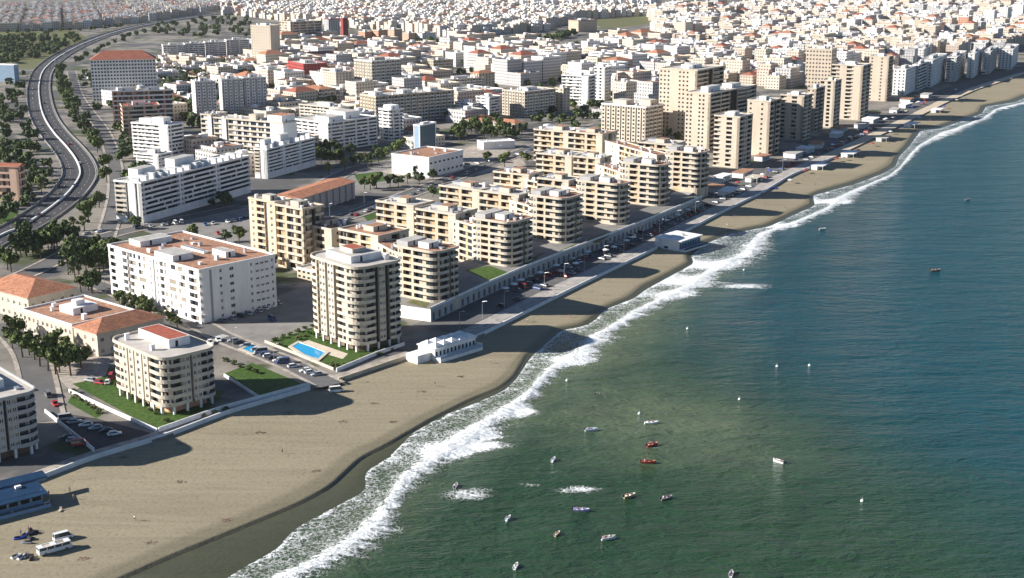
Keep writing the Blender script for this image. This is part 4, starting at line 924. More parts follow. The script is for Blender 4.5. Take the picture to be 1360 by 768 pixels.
mid('large terracotta roofed market building among the white houses right of centre','punch','white2','white2',1135,1141,1178,55,64,24,2,cat='hall',name='market_hall',roof='gable',tilek='tile2',Lm=70,Wm=50,ridge=3)
mid('terracotta roofed hall left of the market building','punch','white2','white2',1120,1126,1150,52,60,24,2,cat='hall',name='market_hall',roof='gable',Lm=60,Wm=40,ridge=3)
mid('long white wall fronted hall behind the far seafront row','blank','white','white',1205,1210,1252,47,56,16,1,cat='hall',name='market_hall',roofk='tile',Lm=110,Wm=40,units=0,pent=())
mid('orange roofed long building above the broad brown flanked tower','punch','white2','white2',976,982,1018,84,95,24,2,cat='hall',name='market_hall',roof='gable',tilek='tile',Lm=60,Wm=30,ridge=3)

# ------------------------------------------------------------------ filler quarters
RQ=random.Random(21)
QUARTERS=[ # polygon in the photo, street angle, lot along, lot across, floors, fill, kind, district words
 ([(600,64),(700,66),(760,92),(800,60),(880,66),(905,92),(872,140),(800,140),(745,100),(700,118),(660,110),(600,84)],42,27,22,(4,8),.99,'apartment','in the crowded town centre'),
 ([(880,58),(1080,46),(1190,70),(1165,92),(1070,98),(1035,126),(1000,112),(930,108),(905,90)],54,22,19,(3,7),.98,'apartment','behind the beige seafront towers'),
 ([(862,20),(1362,2),(1362,64),(1190,74),(1080,46),(880,58)],52,22,19,(3,9),.99,'apartment','in the far right quarter'),
 ([(290,-2),(862,-2),(862,20),(770,26),(720,42),(600,50),(540,42),(480,38),(300,20)],34,15,12,(2,5),.97,'house','in the dense white old town'),
 ([(-12,12),(300,5),(290,14),(200,28),(118,38),(0,43),(-12,43)],18,15,12,(3,4),.93,'house','in the top left white estate'),
 ([(335,66),(440,58),(480,66),(600,66),(600,84),(540,100),(610,128),(660,128),(660,150),(610,170),(540,130),(470,140),(390,142),(340,100)],40,28,23,(3,6),.8,'apartment','amid the upper town slabs'),
 ([(660,180),(720,176),(800,160),(800,150),(870,180),(940,196),(960,206),(940,215),(890,190),(760,170)],50,26,20,(2,4),.5,'apartment','just inland of the gold terraces'),
 ([(206,84),(330,80),(340,100),(320,104),(255,108),(206,110)],24,22,18,(1,3),.6,'house','near the blue shaded towers'),
 ([(130,95),(210,84),(330,80),(345,66),(600,66),(600,84),(545,100),(610,128),(665,120),(700,160),(600,180),(545,200),(470,205),(350,260),(250,205),(150,215),(140,160)],46,26,22,(1,4),.42,'apartment','between the white slabs'),
 ([(560,235),(640,205),(720,170),(760,165),(735,185),(660,225),(590,255)],54,22,18,(1,2),.35,'apartment','along the inland avenue'),
 ([(1140,150),(1187,126),(1187,90),(1300,72),(1362,66),(1362,60),(1190,74),(1165,95)],62,22,18,(4,6),.8,'apartment','just behind the far seafront row'),
]
WALLS=['wwhite','wwhite','wcream','wcream','wpink','wgrey','wbuff']; RIM=dict(wwhite='white2',wcream='beige',wpink='beige',wgrey='greyw',wbuff='beige')
WD={'wwhite':'white','wcream':'cream','wpink':'pinkish','wgrey':'grey','wbuff':'buff'}
cand=[]
for qi,(poly,th,cx_,cy_,fl,fill,kd,dis) in enumerate(QUARTERS):
    wp=[G(x,y) for x,y in poly]; t=R(th); c,s=math.cos(t),math.sin(t)
    xs=[X*c+Y*s for X,Y in wp]; ys=[-X*s+Y*c for X,Y in wp]
    i=0; x=min(xs)
    while x<max(xs):
        y=min(ys); j=0
        while y<max(ys):
            u,v=x+RQ.uniform(-.1,.1)*cx_,y+RQ.uniform(-.1,.1)*cy_
            X,Y=u*c-v*s,u*s+v*c; p=proj(X,Y)
            if inpoly(*p,poly) and RQ.random()<fill and free(X,Y,10 if kd!='house' else 8) and not onroad(X,Y,9):
                cand.append((math.hypot(X,Y),X,Y,t,qi,cx_,cy_,RQ.randint(*fl),kd,dis))
            y+=cy_*(1 if j%3 else 1.5); j+=1
        x+=cx_*(1 if i%4 else 1.35); i+=1
cand.sort(); print('filler',len(cand))
def filler_mesh(mw,mr,L,W,h,wk,rk,rt,rr):
    mw.box(-L/2,-W/2,0,L/2,W/2,h,wk,top='roofpale',uvw=True)
    if rr.random()<.35: # a lower wing
        a_=rr.uniform(.3,.6)*L; mw.box(-L/2-a_*.4,-W/2+.6,0,-L/2-.003,W/2-.8,h*rr.uniform(.5,.8),wk,top=rr.choice(['roofpale','roofbrown','roofgrey']),uvw=True)
    if rt=='flat':
        x0,y0,x1,y1=-L/2-.15,-W/2-.15,L/2+.15,W/2+.15
        for b in ((x0,y0,x1,y0+.4),(x0,y1-.4,x1,y1),(x0,y0+.4,x0+.4,y1-.4),(x1-.4,y0+.4,x1,y1-.4)): mr.box(b[0],b[1],h-.3,b[2],b[3],h+.9,RIM[wk],bottom=True)
        mr.poly([(x0+.4,y0+.4,h+.05),(x1-.4,y0+.4,h+.05),(x1-.4,y1-.4,h+.05),(x0+.4,y1-.4,h+.05)],rk)
        a_,b_=rr.uniform(-.25,.15)*L,rr.uniform(-.25,.15)*W; mr.box(a_,b_,h+.06,a_+min(5,L*.3),b_+min(4,W*.35),h+2.7,'white2')
        for k in range(2):
            a_,b_=rr.uniform(-.4,.35)*L,rr.uniform(-.4,.3)*W; mr.box(a_,b_,h+.06,a_+1.4,b_+1.2,h+rr.uniform(.8,1.9),rr.choice(['white','metal','white2']))
    else:
        e_=.5; x0,y0,x1,y1=-L/2-e_,-W/2-e_,L/2+e_,W/2+e_; hp=min(L,W)*.45; rh=min(L,W)*.2
        mr.prism([(x0,y0),(x1,y0),(x1,y1),(x0,y1)],h+.002,h+.2,'white2',bottom=True); z=h+.204
        if L>=W: t0,t1=(x0+hp,0,z+rh),(x1-hp,0,z+rh); F=[[0,1,'b','a'],[1,2,'b'],[2,3,'a','b'],[3,0,'a']]
        else: t0,t1=(0,y0+hp,z+rh),(0,y1-hp,z+rh); F=[[1,2,'b','a'],[2,3,'b'],[3,0,'a','b'],[0,1,'a']]
        P=[(x0,y0,z),(x1,y0,z),(x1,y1,z),(x0,y1,z)]
        for f in F: mr.poly([P[i] if isinstance(i,int) else (t0 if i=='a' else t1) for i in f],rk)
class XF:   # writes into another builder, moved and turned
    def __init__(s,mb,X,Y,t): s.mb,s.X,s.Y,s.c,s.s=mb,X,Y,math.cos(t),math.sin(t)
    def poly(s,pts,k,uv=None): s.mb.poly([(s.X+p[0]*s.c-p[1]*s.s,s.Y+p[0]*s.s+p[1]*s.c,p[2]) for p in pts],k,uv)
    box=MB.box; prism=MB.prism
NIND={'apartment':185,'house':290}; cnt={'apartment':0,'house':0}; stuff={'apartment':MB(),'house':MB()}
FW=['two','three','four','five','six','seven','eight']
for (dd,X,Y,t,qi,cx_,cy_,fl,kd,dis) in cand:
    L=cx_*RQ.uniform(.72,1.0); W=cy_*RQ.uniform(.72,.99); h=fl*3.0+.4; wk=RQ.choice(WALLS)
    tiledr=RQ.random()<(.08 if kd=='house' else .07); rt='hip' if tiledr else 'flat'
    rk=RQ.choice(['tile','tile2']) if tiledr else RQ.choice(['roofpale','roofpale','roofbrown','roofbrown','roofgrey','roofred' if RQ.random()<.5 else 'roofpale'])
    cnt[kd]+=1
    if cnt[kd]<=NIND[kd]:
        rd={'tile':'terracotta hipped','tile2':'dark red hipped','roofpale':'pale flat','roofbrown':'brown flat','roofgrey':'grey flat','roofred':'brick red flat'}[rk]
        nm='%s %s storey %s, %s roof, %s'%(WD[wk],FW[max(0,fl-2)] if fl>1 else 'one','block' if kd=='apartment' else 'house',rd,dis)
        tt=thing('apartment_block' if kd=='apartment' else 'town_house',nm,'apartment block' if kd=='apartment' else 'house',(X,Y,0),t,('town blocks ' if kd=='apartment' else 'houses ')+dis)
        mw,mr_=MB(),MB(); filler_mesh(mw,mr_,L,W,h,wk,rk,rt,RQ); mw.build('wall',tt); mr_.build('roof',tt)
    else:
        x=XF(stuff[kd],X,Y,t); filler_mesh(x,x,L,W,h,wk,rk,rt,RQ)
for kd,nm,lb in (('apartment','far_apartment_blocks','countless pale apartment blocks of the far town quarters'),('house','far_town_houses','countless small white houses packed along the top of the photo')):
    if stuff[kd].v: o=stuff[kd].build(nm); kind(tag(o,lb,'town'),'stuff')

# ------------------------------------------------------------------ trees
RT=random.Random(5)
def crown_mesh(seed,h,r,n,lk_,flat=.75):
    q=random.Random(seed); mb=MB(); lobes=[(0,0,h*.68,r*.72)]
    for i in range(q.randint(6,9)):
        an=q.uniform(0,6.28); d=q.uniform(.35,.8)*r; lobes.append((d*math.cos(an),d*math.sin(an),h*q.uniform(.38,.9),r*q.uniform(.3,.52)))
    for i in range(n):
        cx,cy,cz,lr=q.choice(lobes); v=Vector((q.gauss(0,1),q.gauss(0,1),q.gauss(0,1))).normalized()*lr*q.uniform(.55,1.08)
        p=Vector((cx+v.x,cy+v.y,cz+v.z*flat)); s=q.uniform(.22,.5)*(r/2.6)*(1.7 if n<200 else 1)
        nrm=(v.normalized()+Vector((q.gauss(0,.5),q.gauss(0,.5),q.gauss(0,.5)))).normalized(); a_=nrm.orthogonal().normalized(); b_=nrm.cross(a_); an=q.uniform(0,3.14)
        u=a_*math.cos(an)+b_*math.sin(an); w=nrm.cross(u)
        mb.poly([tuple(p-u*s-w*s*.6),tuple(p+u*s*.9-w*s*.7),tuple(p+u*s*.7+w*s*.8+nrm*s*.2),tuple(p-u*s*.8+w*s*.6-nrm*s*.15)],lk_)
    return mb.mesh('crown')
def trunk_mesh(seed,h,r):
    q=random.Random(seed); mb=MB(); top=Vector((q.uniform(-.2,.2),q.uniform(-.2,.2),h*.5)); mb.tube((0,0,-.1),top,.27,.17,'bark')
    for i in range(4):
        an=i*1.6+q.random(); mb.tube(top,top+Vector((math.cos(an)*r*.5,math.sin(an)*r*.5,h*.2)),.1,.04,'bark',5)
    return mb.mesh('trunk')
TR=[(crown_mesh(i,h,r,n,k,f),trunk_mesh(i,h,r)) for i,(h,r,n,k,f) in enumerate([(7.5,3.0,520,'leaf',.8),(6.5,2.8,480,'leafdark',.85),(8.5,3.3,560,'leaf',.9),(6,2.4,420,'leaf2',.8),(7,3.4,520,'leafdark',.7),(9,2.4,460,'leafdark',1.3)])]
SH=[(crown_mesh(40+i,1.9,1.5,260,k,.7),) for i,k in enumerate(['leaf2','leaf'])]
NT=[0]; FARG={'green belt below the old town','trees on the scrub field','trees along the white estate','garden trees above the long row','trees by the far highway','rough trees'}
FARV=[];FARF=[];FARM=[]
TRF=[crown_mesh(i+70,h*.85,r,150,'leafdark',.9) for i,(h,r) in enumerate([(7.5,3.6),(6.5,3.4),(8.5,3.8),(6,3),(7,3.8),(8.5,2.8)])]
for _c in TRF:
    for _v in _c.vertices: pass
def tree(X,Y,lab,grp,sc=1.0,var=None,z=0):
    vi=var if var is not None else RT.randrange(6); c,t=TR[vi]; s=sc*RT.uniform(1.0,1.4); NT[0]+=1
    if grp in FARG:
        c=TRF[vi]; FARM.extend([vi%3==0]*len(c.polygons))
        cs,sn=math.cos(X*9),math.sin(X*9); b=len(FARV)
        FARV.extend((X+(v.co.x*cs-v.co.y*sn)*s,Y+(v.co.x*sn+v.co.y*cs)*s,v.co.z*s-.5) for v in c.vertices); FARF.extend(tuple(b+i for i in p.vertices) for p in c.polygons); return
    r=thing('tree',lab,'tree',(X,Y,z),RT.uniform(0,6.28),grp); r.scale=(s,s,s*RT.uniform(.9,1.15))
    link('crown',c,r); link('trunk',t,r)
def trees_line(px,n,lab,grp,jit=2.5,sc=1.0,mar=2.5):
    P=[G(*p) for p in px]; ls=[plen(P[i],P[i+1]) for i in range(len(P)-1)]; tot=sum(ls)
    for k in range(n):
        d=(k+.5)/n*tot
        for i,l in enumerate(ls):
            if d<=l or i==len(ls)-1:
                X=lerp(P[i][0],P[i+1][0],min(1,d/l))+RT.uniform(-jit,jit); Y=lerp(P[i][1],P[i+1][1],min(1,d/l))+RT.uniform(-jit,jit); break
            d-=l
        if free(X,Y,mar) and not onroad(X,Y,1.5): tree(X,Y,lab,grp,sc)
def trees_poly(poly,n,lab,grp,sc=1.0,mar=2.0):
    xs=[p[0] for p in poly]; ys=[p[1] for p in poly]; k=0; tries=0
    while k<n and tries<n*25:
        tries+=1; x,y=RT.uniform(min(xs),max(xs)),RT.uniform(min(ys),max(ys))
        if not inpoly(x,y,poly): continue
        X,Y=G(x,y)
        if free(X,Y,mar) and not onroad(X,Y,1.5): tree(X,Y,lab,grp,sc); k+=1
HL=[(16,348),(70,326),(105,303),(131,286),(143,262),(147,240),(140,214),(127,194),(112,176),(99,158),(89,138),(81,116),(82,98)]
trees_line(HL,46,'dense tree in the double row along the inner side of the highway bend','trees along the highway',2.5,1.25)
trees_line([(x+9,y+3) for x,y in HL[1:]],32,'dense tree in the double row along the inner side of the highway bend','trees along the highway',3.5,1.0)
trees_line([(100,86),(135,66),(178,49),(225,37),(300,25)],22,'small dark tree beside the straight far end of the highway','trees by the far highway',4,1.0)
trees_poly([(98,330),(150,318),(150,385),(112,395),(88,372)],26,'leafy tree beside the left end of the white hotel','trees by the white hotel',1.15)
trees_poly([(0,130),(32,135),(38,190),(70,225),(60,262),(0,300)],26,'tree among the lots left of the highway','trees left of the highway',.9)
for x,y in [(17,464),(39,472),(72,467),(95,480),(108,489),(74,498),(79,495),(64,493),(53,487),(30,475),(94,499),(22,450),(46,478),(86,472)]: tree(*G(x,y),'street tree with a bare trunk in front of the sandy school','trees in front of the school',.98,RT.choice([0,2,3]))
for x,y in [(161,402),(170,406),(186,412),(197,417),(205,420),(214,425),(226,431),(236,436)]: tree(*G(x,y),'small tree at the foot of the white hotel','small trees at the hotel foot',.6,RT.choice([0,3]))
for x,y in [(458,226),(468,221),(478,219),(489,223),(503,217),(515,211),(530,206),(466,206),(450,216),(497,209)]: tree(*G(x,y),'tree in the small park left of the civic hall','park trees by the civic hall',1.05)
for x,y in [(484,251),(492,253),(500,250),(518,248),(529,249),(541,244),(552,239),(557,246),(575,240)]: tree(*G(x,y),'tree along the avenue below the civic hall','avenue trees',.9)
trees_poly([(600,182),(640,165),(655,178),(700,178),(690,188),(640,186),(610,200)],30,'tree in the grove right of the glass tower','grove right of the glass tower',1.1)
trees_poly([(228,98),(262,100),(262,175),(240,170)],16,'tree left of the three blue shaded towers','trees left of the three towers')
trees_poly([(352,112),(388,100),(400,140),(360,152)],13,'tree in front of the brick red block','trees by the brick red block')
trees_poly([(335,60),(380,70),(375,104),(340,100)],10,'tree at the foot of the slim beige tower','trees by the slim beige tower')
trees_poly([(425,58),(480,52),(480,66),(425,68)],9,'tree below the two dark red towers','trees below the red towers')
trees_line([(480,63),(545,59),(620,60),(690,58),(735,52),(770,46)],44,'small tree in the dark green belt below the old town','green belt below the old town',9,1.25,1)
trees_poly([(-5,50),(112,46),(100,62),(60,72),(0,84)],34,'dark shrubby tree on the scrub field inside the highway bend','trees on the scrub field',.95)
trees_line([(0,45),(60,43),(118,41),(165,36)],14,'small tree along the edge of the white estate','trees along the white estate',4,.9)
trees_poly([(205,32),(330,24),(330,46),(250,52),(205,46)],16,'tree among the gardens above the long shaded row','garden trees above the long row',1.0)
for x,y in [(785,160),(800,150),(815,190),(888,186),(893,178),(905,204),(648,216),(692,212),(575,262),(300,322),(318,324),(255,318),(180,305),(700,218),(670,222)]: tree(*G(x,y),'single tree standing among the blocks inland of the gold terraces','single trees inland',.85)
trees_line([(480,64),(545,61),(620,62),(690,60),(735,54),(770,48)],80,'','green belt below the old town',14,1.1,1)
trees_poly([(-5,50),(112,46),(100,64),(60,76),(0,88)],150,'','trees on the scrub field',.9)
trees_poly([(205,32),(330,22),(335,50),(250,54),(205,46)],60,'','garden trees above the long row')
trees_poly([(330,66),(600,66),(660,100),(660,170),(540,150),(400,150),(330,110)],260,'','rough trees',.95,1)
trees_poly([(205,84),(330,82),(350,160),(262,175),(228,150)],170,'','rough trees',1.0,1)
trees_poly([(95,95),(120,85),(205,84),(230,150),(240,200),(150,260),(150,200),(120,150)],110,'','rough trees',.9,1)
trees_poly([(0,95),(36,100),(40,180),(75,235),(40,270),(0,300)],70,'','rough trees',.9,1)
trees_poly([(600,60),(880,60),(905,92),(870,150),(700,160),(650,110)],130,'','rough trees',.9,1)
trees_poly([(880,58),(1190,70),(1300,20),(870,20)],130,'','rough trees',.85,1)
trees_poly([(700,165),(800,150),(905,150),(945,200),(890,190),(760,175)],60,'','rough trees',.8,1)
me=bpy.data.meshes.new('far_trees'); me.from_pydata(FARV,[],FARF); me.materials.append(MT['leafdark']); me.materials.append(MT['leaf']); me.polygons.foreach_set('material_index',[int(x) for x in FARM]); kind(tag(link('far_trees',me),'mass of small dark trees in the belts and gardens of the far town','trees'),'stuff')
def shrub(px,lab,grp,sc=1.0):
    for x,y in px:
        X,Y=G(x,y); o=link('shrub',RT.choice(SH)[0],None,(X,Y,-.25),RT.uniform(0,6)); s=sc*RT.uniform(.8,1.2); o.scale=(s,s,s); tag(o,lab,'shrub',grp)
trees_poly([(0,345),(50,330),(100,318),(105,348),(40,362),(0,362)],24,'large tree in the thicket between highway and tiled villa','thicket below the highway',1.05,1.5)
trees_poly([(200,268),(335,262),(335,272),(215,300)],12,'small tree in the shade at the foot of the long white slab','trees at the slab foot',.7,1.5)
trees_poly([(420,190),(455,200),(452,240),(425,235)],12,'tree between the stepped hotel and the shorter slab','trees by the stepped hotel',1.0,1.5)
trees_poly([(300,372),(330,345),(395,330),(400,350)],5,'tree on the lit lot behind the white hotel','trees behind the hotel',.9)
trees_poly([(236,405),(262,432),(250,440),(160,412),(155,398)],14,'leafy shrub tree along the hotel front garden','hotel garden trees',.55,1)
shrub([(425,431),(415,434),(405,437),(395,441),(385,445),(375,449),(364,453)],'clipped shrub in the hedge on the back edge of the pool lawn','back hedge of the pool lawn',.8)
shrub([(448,489),(458,485),(468,481),(478,477),(490,472),(500,468),(512,464)],'clipped shrub in the hedge behind the pool seafront wall','front hedge of the pool lawn',.65)
shrub([(300,545),(285,549),(270,553),(255,557),(240,562),(225,567)],'clipped shrub in the hedge behind the cream block seafront wall','front hedge of the cream block',.65)
shrub([(428,434),(420,440),(412,444),(404,447),(372,460),(366,452),(440,487),(450,486),(505,472),(520,465),(397,451)],'rounded shrub on the pool lawn','shrubs on the pool lawn',.8)
shrub([(155,512),(162,518),(168,523),(176,527),(184,533),(193,538),(200,545),(208,550),(220,560),(143,505)],'low shrub between the lawn and the cream block','shrubs by the cream block',.7)
shrub([(100,528),(108,533),(116,538),(124,544),(98,522),(130,549),(300,480),(310,484),(320,488),(330,492),(340,496)],'low shrub in the hedge along the parking court','hedge shrubs by the parking court',.8)

# ------------------------------------------------------------------ cars
def loft(mb,secs,k,cap=True):
    n=len(secs[0])
    for i in range(len(secs)-1):
        for j in range(n): mb.poly([secs[i][j],secs[i][(j+1)%n],secs[i+1][(j+1)%n],secs[i+1][j]],k)
    if cap: mb.poly(secs[0][::-1],k); mb.poly(secs[-1],k)
wheel=MB(); wheel.tube((0,-.1,0),(0,.1,0),.31,.31,'rubber',10); wheel.tube((0,-.115,0),(0,.115,0),.17,.17,'metal',8); WH=wheel.mesh('wheel')
def car_meshes(k,van=False):
    L=2.15 if not van else 2.5; Wd=.86; hb=.78 if not van else 1.0; ht=1.42 if not van else 2.1
    b=MB()
    def sec(x,w,z0,z1): return [(x,-w,z0),(x,w,z0),(x,w*1.0,z1*.75),(x,w*.9,z1),(x,-w*.9,z1),(x,-w,z1*.75)]
    prof=[(-L,.74,.38,hb*.86),(-L*.93,Wd,.24,hb*1.02),(-L*.3,Wd,.22,hb*1.04),(L*.45,Wd,.22,hb),(L*.9,Wd*.96,.24,hb*.86),(L,.68,.36,hb*.72)]
    loft(b,[sec(*p) for p in prof],k)
    g=MB(); x0,x1,x2,x3=(-L*.88,-L*.62,L*.12,L*.48) if not van else (-L*.96,-L*.92,L*.5,L*.82)
    w0,w1=.78,.62
    lo=[(x0,-w0,hb-.02),(x3,-w0,hb-.05),(x3,w0,hb-.05),(x0,w0,hb-.02)]; hi=[(x1,-w1,ht-.06),(x2,-w1,ht-.06),(x2,w1,ht-.06),(x1,w1,ht-.06)]
    loft(g,[lo,hi],'glass')
    r=MB(); r.prism([(x1-.05,-w1-.03),(x2+.05,-w1-.03),(x2+.05,w1+.03),(x1-.05,w1+.03)],ht-.055,ht,k)
    for (xa,xb) in ((x0,x1),(x3,x2)):
        for s in (-1,1): r.tube((xa,s*w0*.99,hb),(xb,s*w1,ht-.04),.05,.05,k,4)
    hl=MB(); 
    for s in (-.5,.5): hl.box(L*.985-.02,s-.16,.5,L+.015,s+.16,.64,'paintwhite')
    return b.mesh('body'),g.mesh('cabin_glass'),r.mesh('cabin_roof'),hl.mesh('headlights'),L
CK=['cwhite','csilver','cdark','cred','cblue','cgrey']; CN=dict(cwhite='white',csilver='silver',cdark='black',cred='red',cblue='dark blue',cgrey='dark grey')
CM={(k,v):car_meshes(k,v) for k in CK for v in (False,True)}
RC=random.Random(11)
def car(X,Y,rz,k,where,grp,van=False,z=.06):
    b,g_,r_,h_,L=CM[(k,van)]
    t=thing('van' if van else 'car','%s %s %s'%(CN[k],'van' if van else 'car',where),'van' if van else 'car',(X,Y,z),rz,grp)
    link('body',b,t); link('cabin_glass',g_,t); link('cabin_roof',r_,t)
    if van is not None:
        for x in (-.62,.62):
            for y in (-.76,.76): link('wheel',WH,t,(x*L,y,.31))
    return t
def cars(px,n,where,grp,rot=90,skip=.15,jit=.3,vans=.1,z=.06,ks=None,zz=0):
    P=[G(x,y,zz) for x,y in px]; ls=[plen(P[i],P[i+1]) for i in range(len(P)-1)]; tot=sum(ls)
    for i_ in range(n):
        if RC.random()<skip: continue
        d=(i_+.5)/n*tot
        for i,l in enumerate(ls):
            if d<=l+1e-6 or i==len(ls)-1:
                X=lerp(P[i][0],P[i+1][0],d/l)+RC.uniform(-jit,jit); Y=lerp(P[i][1],P[i+1][1],d/l)+RC.uniform(-jit,jit); an=math.atan2(P[i+1][1]-P[i][1],P[i+1][0]-P[i][0]); break
            d-=l
        k=RC.choice(ks or ['cwhite','cwhite','csilver','cdark','cgrey','cred','cblue','csilver'])
        car(X,Y,an+R(rot)+RC.uniform(-.05,.05)+(math.pi if RC.random()<.5 else 0),k,where,grp,RC.random()<vans,z)
cars([(338,465),(372,481),(400,492),(425,500)],13,'parked in the row beside the pool garden wall','cars beside the pool garden',70,.1)
cars([(262,462),(300,450),(330,462)],7,'parked at the corner below the hotel end','cars below the hotel end',60,.2)
cars([(276,432),(310,424),(345,414),(372,402)],9,'parked in the shade along the blue shaded hotel end','cars along the hotel end',80,.15,vans=.2)
cars([(352,428),(385,420),(412,410)],4,'parked in the dark court between hotel and tower','cars in the dark court',80,.3,vans=.4)
cars([(82,556),(120,568),(160,580)],6,'parked in the deeply shaded court beside the grey block','cars in the shaded court',60,.1)
cars([(84,580),(110,594)],3,'parked in the deeply shaded court beside the grey block','cars in the shaded court',60,.1)
cars([(60,520),(78,545)],2,'standing on the lane behind the grey block','cars on the lane',0,.0)
cars([(25,505),(40,525)],2,'parked behind the roof of the grey block','cars behind the grey block',0,0)
cars([(112,505),(140,512),(150,500)],4,'parked on the lane between the street trees and the lawn','cars by the street trees',10,0)
cars([(178,304),(215,300),(245,296)],8,'parked on the lit plaza left of the long white slab','cars on the lit plaza',80,.15,vans=.2)
cars([(268,300),(300,296),(330,290)],7,'parked on the lit plaza behind the white hotel','cars behind the white hotel',80,.25)
cars([(285,312),(325,306)],4,'parked on the lit plaza behind the white hotel','cars behind the white hotel',75,.2)
cars([(90,316),(135,308),(190,300)],6,'driving on the street between hotel and highway trees','cars on the hotel street',0,.2)
cars([(0,310),(40,296),(80,270),(108,240),(104,210),(80,180),(60,150),(56,110),(75,78),(130,50)],16,'driving on the curving highway','cars on the highway',0,.25,1.0)
cars([(360,340),(420,302),(480,283),(560,254),(650,220),(740,186)],26,'parked along the avenue behind the gold terraces','cars along the avenue',0,.15,2.2)
cars([(440,300),(500,276),(590,244)],12,'driving on the avenue behind the gold terraces','cars on the avenue',0,.3,.8)
cars([(600,226),(650,214),(700,203),(715,208)],9,'parked in the square right of the civic hall','cars in the civic square',80,.2)
cars([(0,168),(20,190),(30,225)],6,'parked on the lots left of the highway','cars left of the highway',70,.2)
cars([(150,335),(160,365)],4,'parked beside the left end of the white hotel','cars at the hotel left end',80,.2)
def shorecars(p0,p1,off,n,where,grp,skip=.2):
    a0,a1=toab(*G(*p0))[0],toab(*G(*p1))[0]
    for i in range(n):
        if RC.random()<skip: continue
        a_=lerp(a0,a1,(i+.5)/n); X,Y=fromab(a_,wallC(a_,10)+off+RC.uniform(-.4,.4)); X2,Y2=fromab(a_+2,wallC(a_+2,10)+off)
        car(X,Y,math.atan2(Y2-Y,X2-X)+R(75),RC.choice(['cwhite','cgrey','csilver','cred','cgrey','cdark','cblue']),where,grp,RC.random()<.12)
shorecars((690,415),(945,282),-12.6,36,'parked in the row between promenade and podium wall','cars on the seafront street',.4)
shorecars((720,395),(945,282),-19.2,34,'parked in the shade below the podium wall','cars below the podium wall',.35)
shorecars((960,285),(1190,170),-12.6,34,'parked on the seafront below the beige towers','cars below the beige towers',.2)
# ------------------------------------------------------------------ people
PV={}
def person_mesh(pose,top,legs):
    k=(pose,top,legs)
    if k in PV: return PV[k]
    if pose=='stand': J=dict(p=(0,0,.92),c=(0,0,1.32),n=(0,0,1.48),h=(.03,0,1.64),ls=(0,.19,1.40),le=(.02,.27,1.14),lh=(.12,.25,.90),rs=(0,-.19,1.40),re=(-.03,-.26,1.14),rh=(.05,-.27,.88),lk=(.06,.10,.50),lf=(.0,.11,.05),lt=(.16,.12,.03),rk=(.0,-.10,.50),rf=(-.14,-.11,.05),rt=(.02,-.12,.03))
    else: J=dict(p=(0,0,.12),c=(-.06,0,.50),n=(-.06,0,.66),h=(-.02,0,.82),ls=(-.06,.19,.58),le=(.10,.27,.38),lh=(.30,.20,.30),rs=(-.06,-.19,.58),re=(.08,-.27,.36),rh=(.30,-.20,.30),lk=(.42,.14,.30),lf=(.66,.13,.04),lt=(.80,.13,.05),rk=(.42,-.14,.28),rf=(.62,-.14,.04),rt=(.76,-.14,.05))
    ks=list(J); E=[('p','c'),('c','n'),('n','h'),('c','ls'),('ls','le'),('le','lh'),('c','rs'),('rs','re'),('re','rh'),('p','lk'),('lk','lf'),('lf','lt'),('p','rk'),('rk','rf'),('rf','rt')]
    rad=dict(p=.15,c=.155,n=.06,h=.105,ls=.075,le=.05,lh=.04,rs=.075,re=.05,rh=.04,lk=.07,lf=.05,lt=.035,rk=.07,rf=.05,rt=.035)
    me=bpy.data.meshes.new('person'); me.from_pydata([J[q] for q in ks],[(ks.index(a_),ks.index(b_)) for a_,b_ in E],[])
    o=bpy.data.objects.new('person',me); C.objects.link(o); md=o.modifiers.new('s','SKIN')
    for i,q in enumerate(ks): me.skin_vertices[0].data[i].radius=(rad[q],rad[q]*(.72 if q in 'pc' else 1)); me.skin_vertices[0].data[i].use_root=(q=='p')
    o.modifiers.new('u','SUBSURF').levels=1
    dg=bpy.context.evaluated_depsgraph_get(); nm=bpy.data.meshes.new_from_object(o.evaluated_get(dg)); bpy.data.objects.remove(o)
    for kk in ('skin',top,legs): nm.materials.append(MT[kk])
    for p in nm.polygons:
        z=p.center.z; y=abs(p.center.y)
        if pose=='stand': p.material_index=1 if 1.0<z<1.45 and y<.24 else (2 if .62<z<=1.0 and y<.22 else 0)
        else: p.material_index=1 if .22<z<.62 and p.center.x<.12 else (2 if p.center.x<.3 and z<=.24 else 0)
        p.use_smooth=True
    h=MB(); c=J['h']; 
    for i in range(5):
        a0,a1=i*.32,(i+1)*.32
        for j in range(8):
            b0,b1=j*.785,(j+1)*.785; f=lambda a_,b_:(c[0]-.015+.118*math.sin(a_)*math.cos(b_),c[1]+.115*math.sin(a_)*math.sin(b_),c[2]+.03+.12*math.cos(a_))
            h.poly([f(a0,b0),f(a1,b0),f(a1,b1),f(a0,b1)],'hair')
    PV[k]=(nm,h.mesh('hair')); return PV[k]
def person(X,Y,z,rz,pose,top,legs,label,grp=None):
    b,h=person_mesh(pose,top,legs); o=link('person',b,None,(X,Y,z),rz); tag(o,label,'person',grp); link('hair',h,o); return o
def beach_z(X,Y):
    a_,b=toab(X,Y); w,d=wallC(a_),dryC(a_); t=min(1,max(0,(b-w)/max(1,d-w-1.6))); return lerp(-.75,-1.15,t)
def bp_(x,y): X,Y=G(x,y,-.95); return X,Y,beach_z(X,Y)
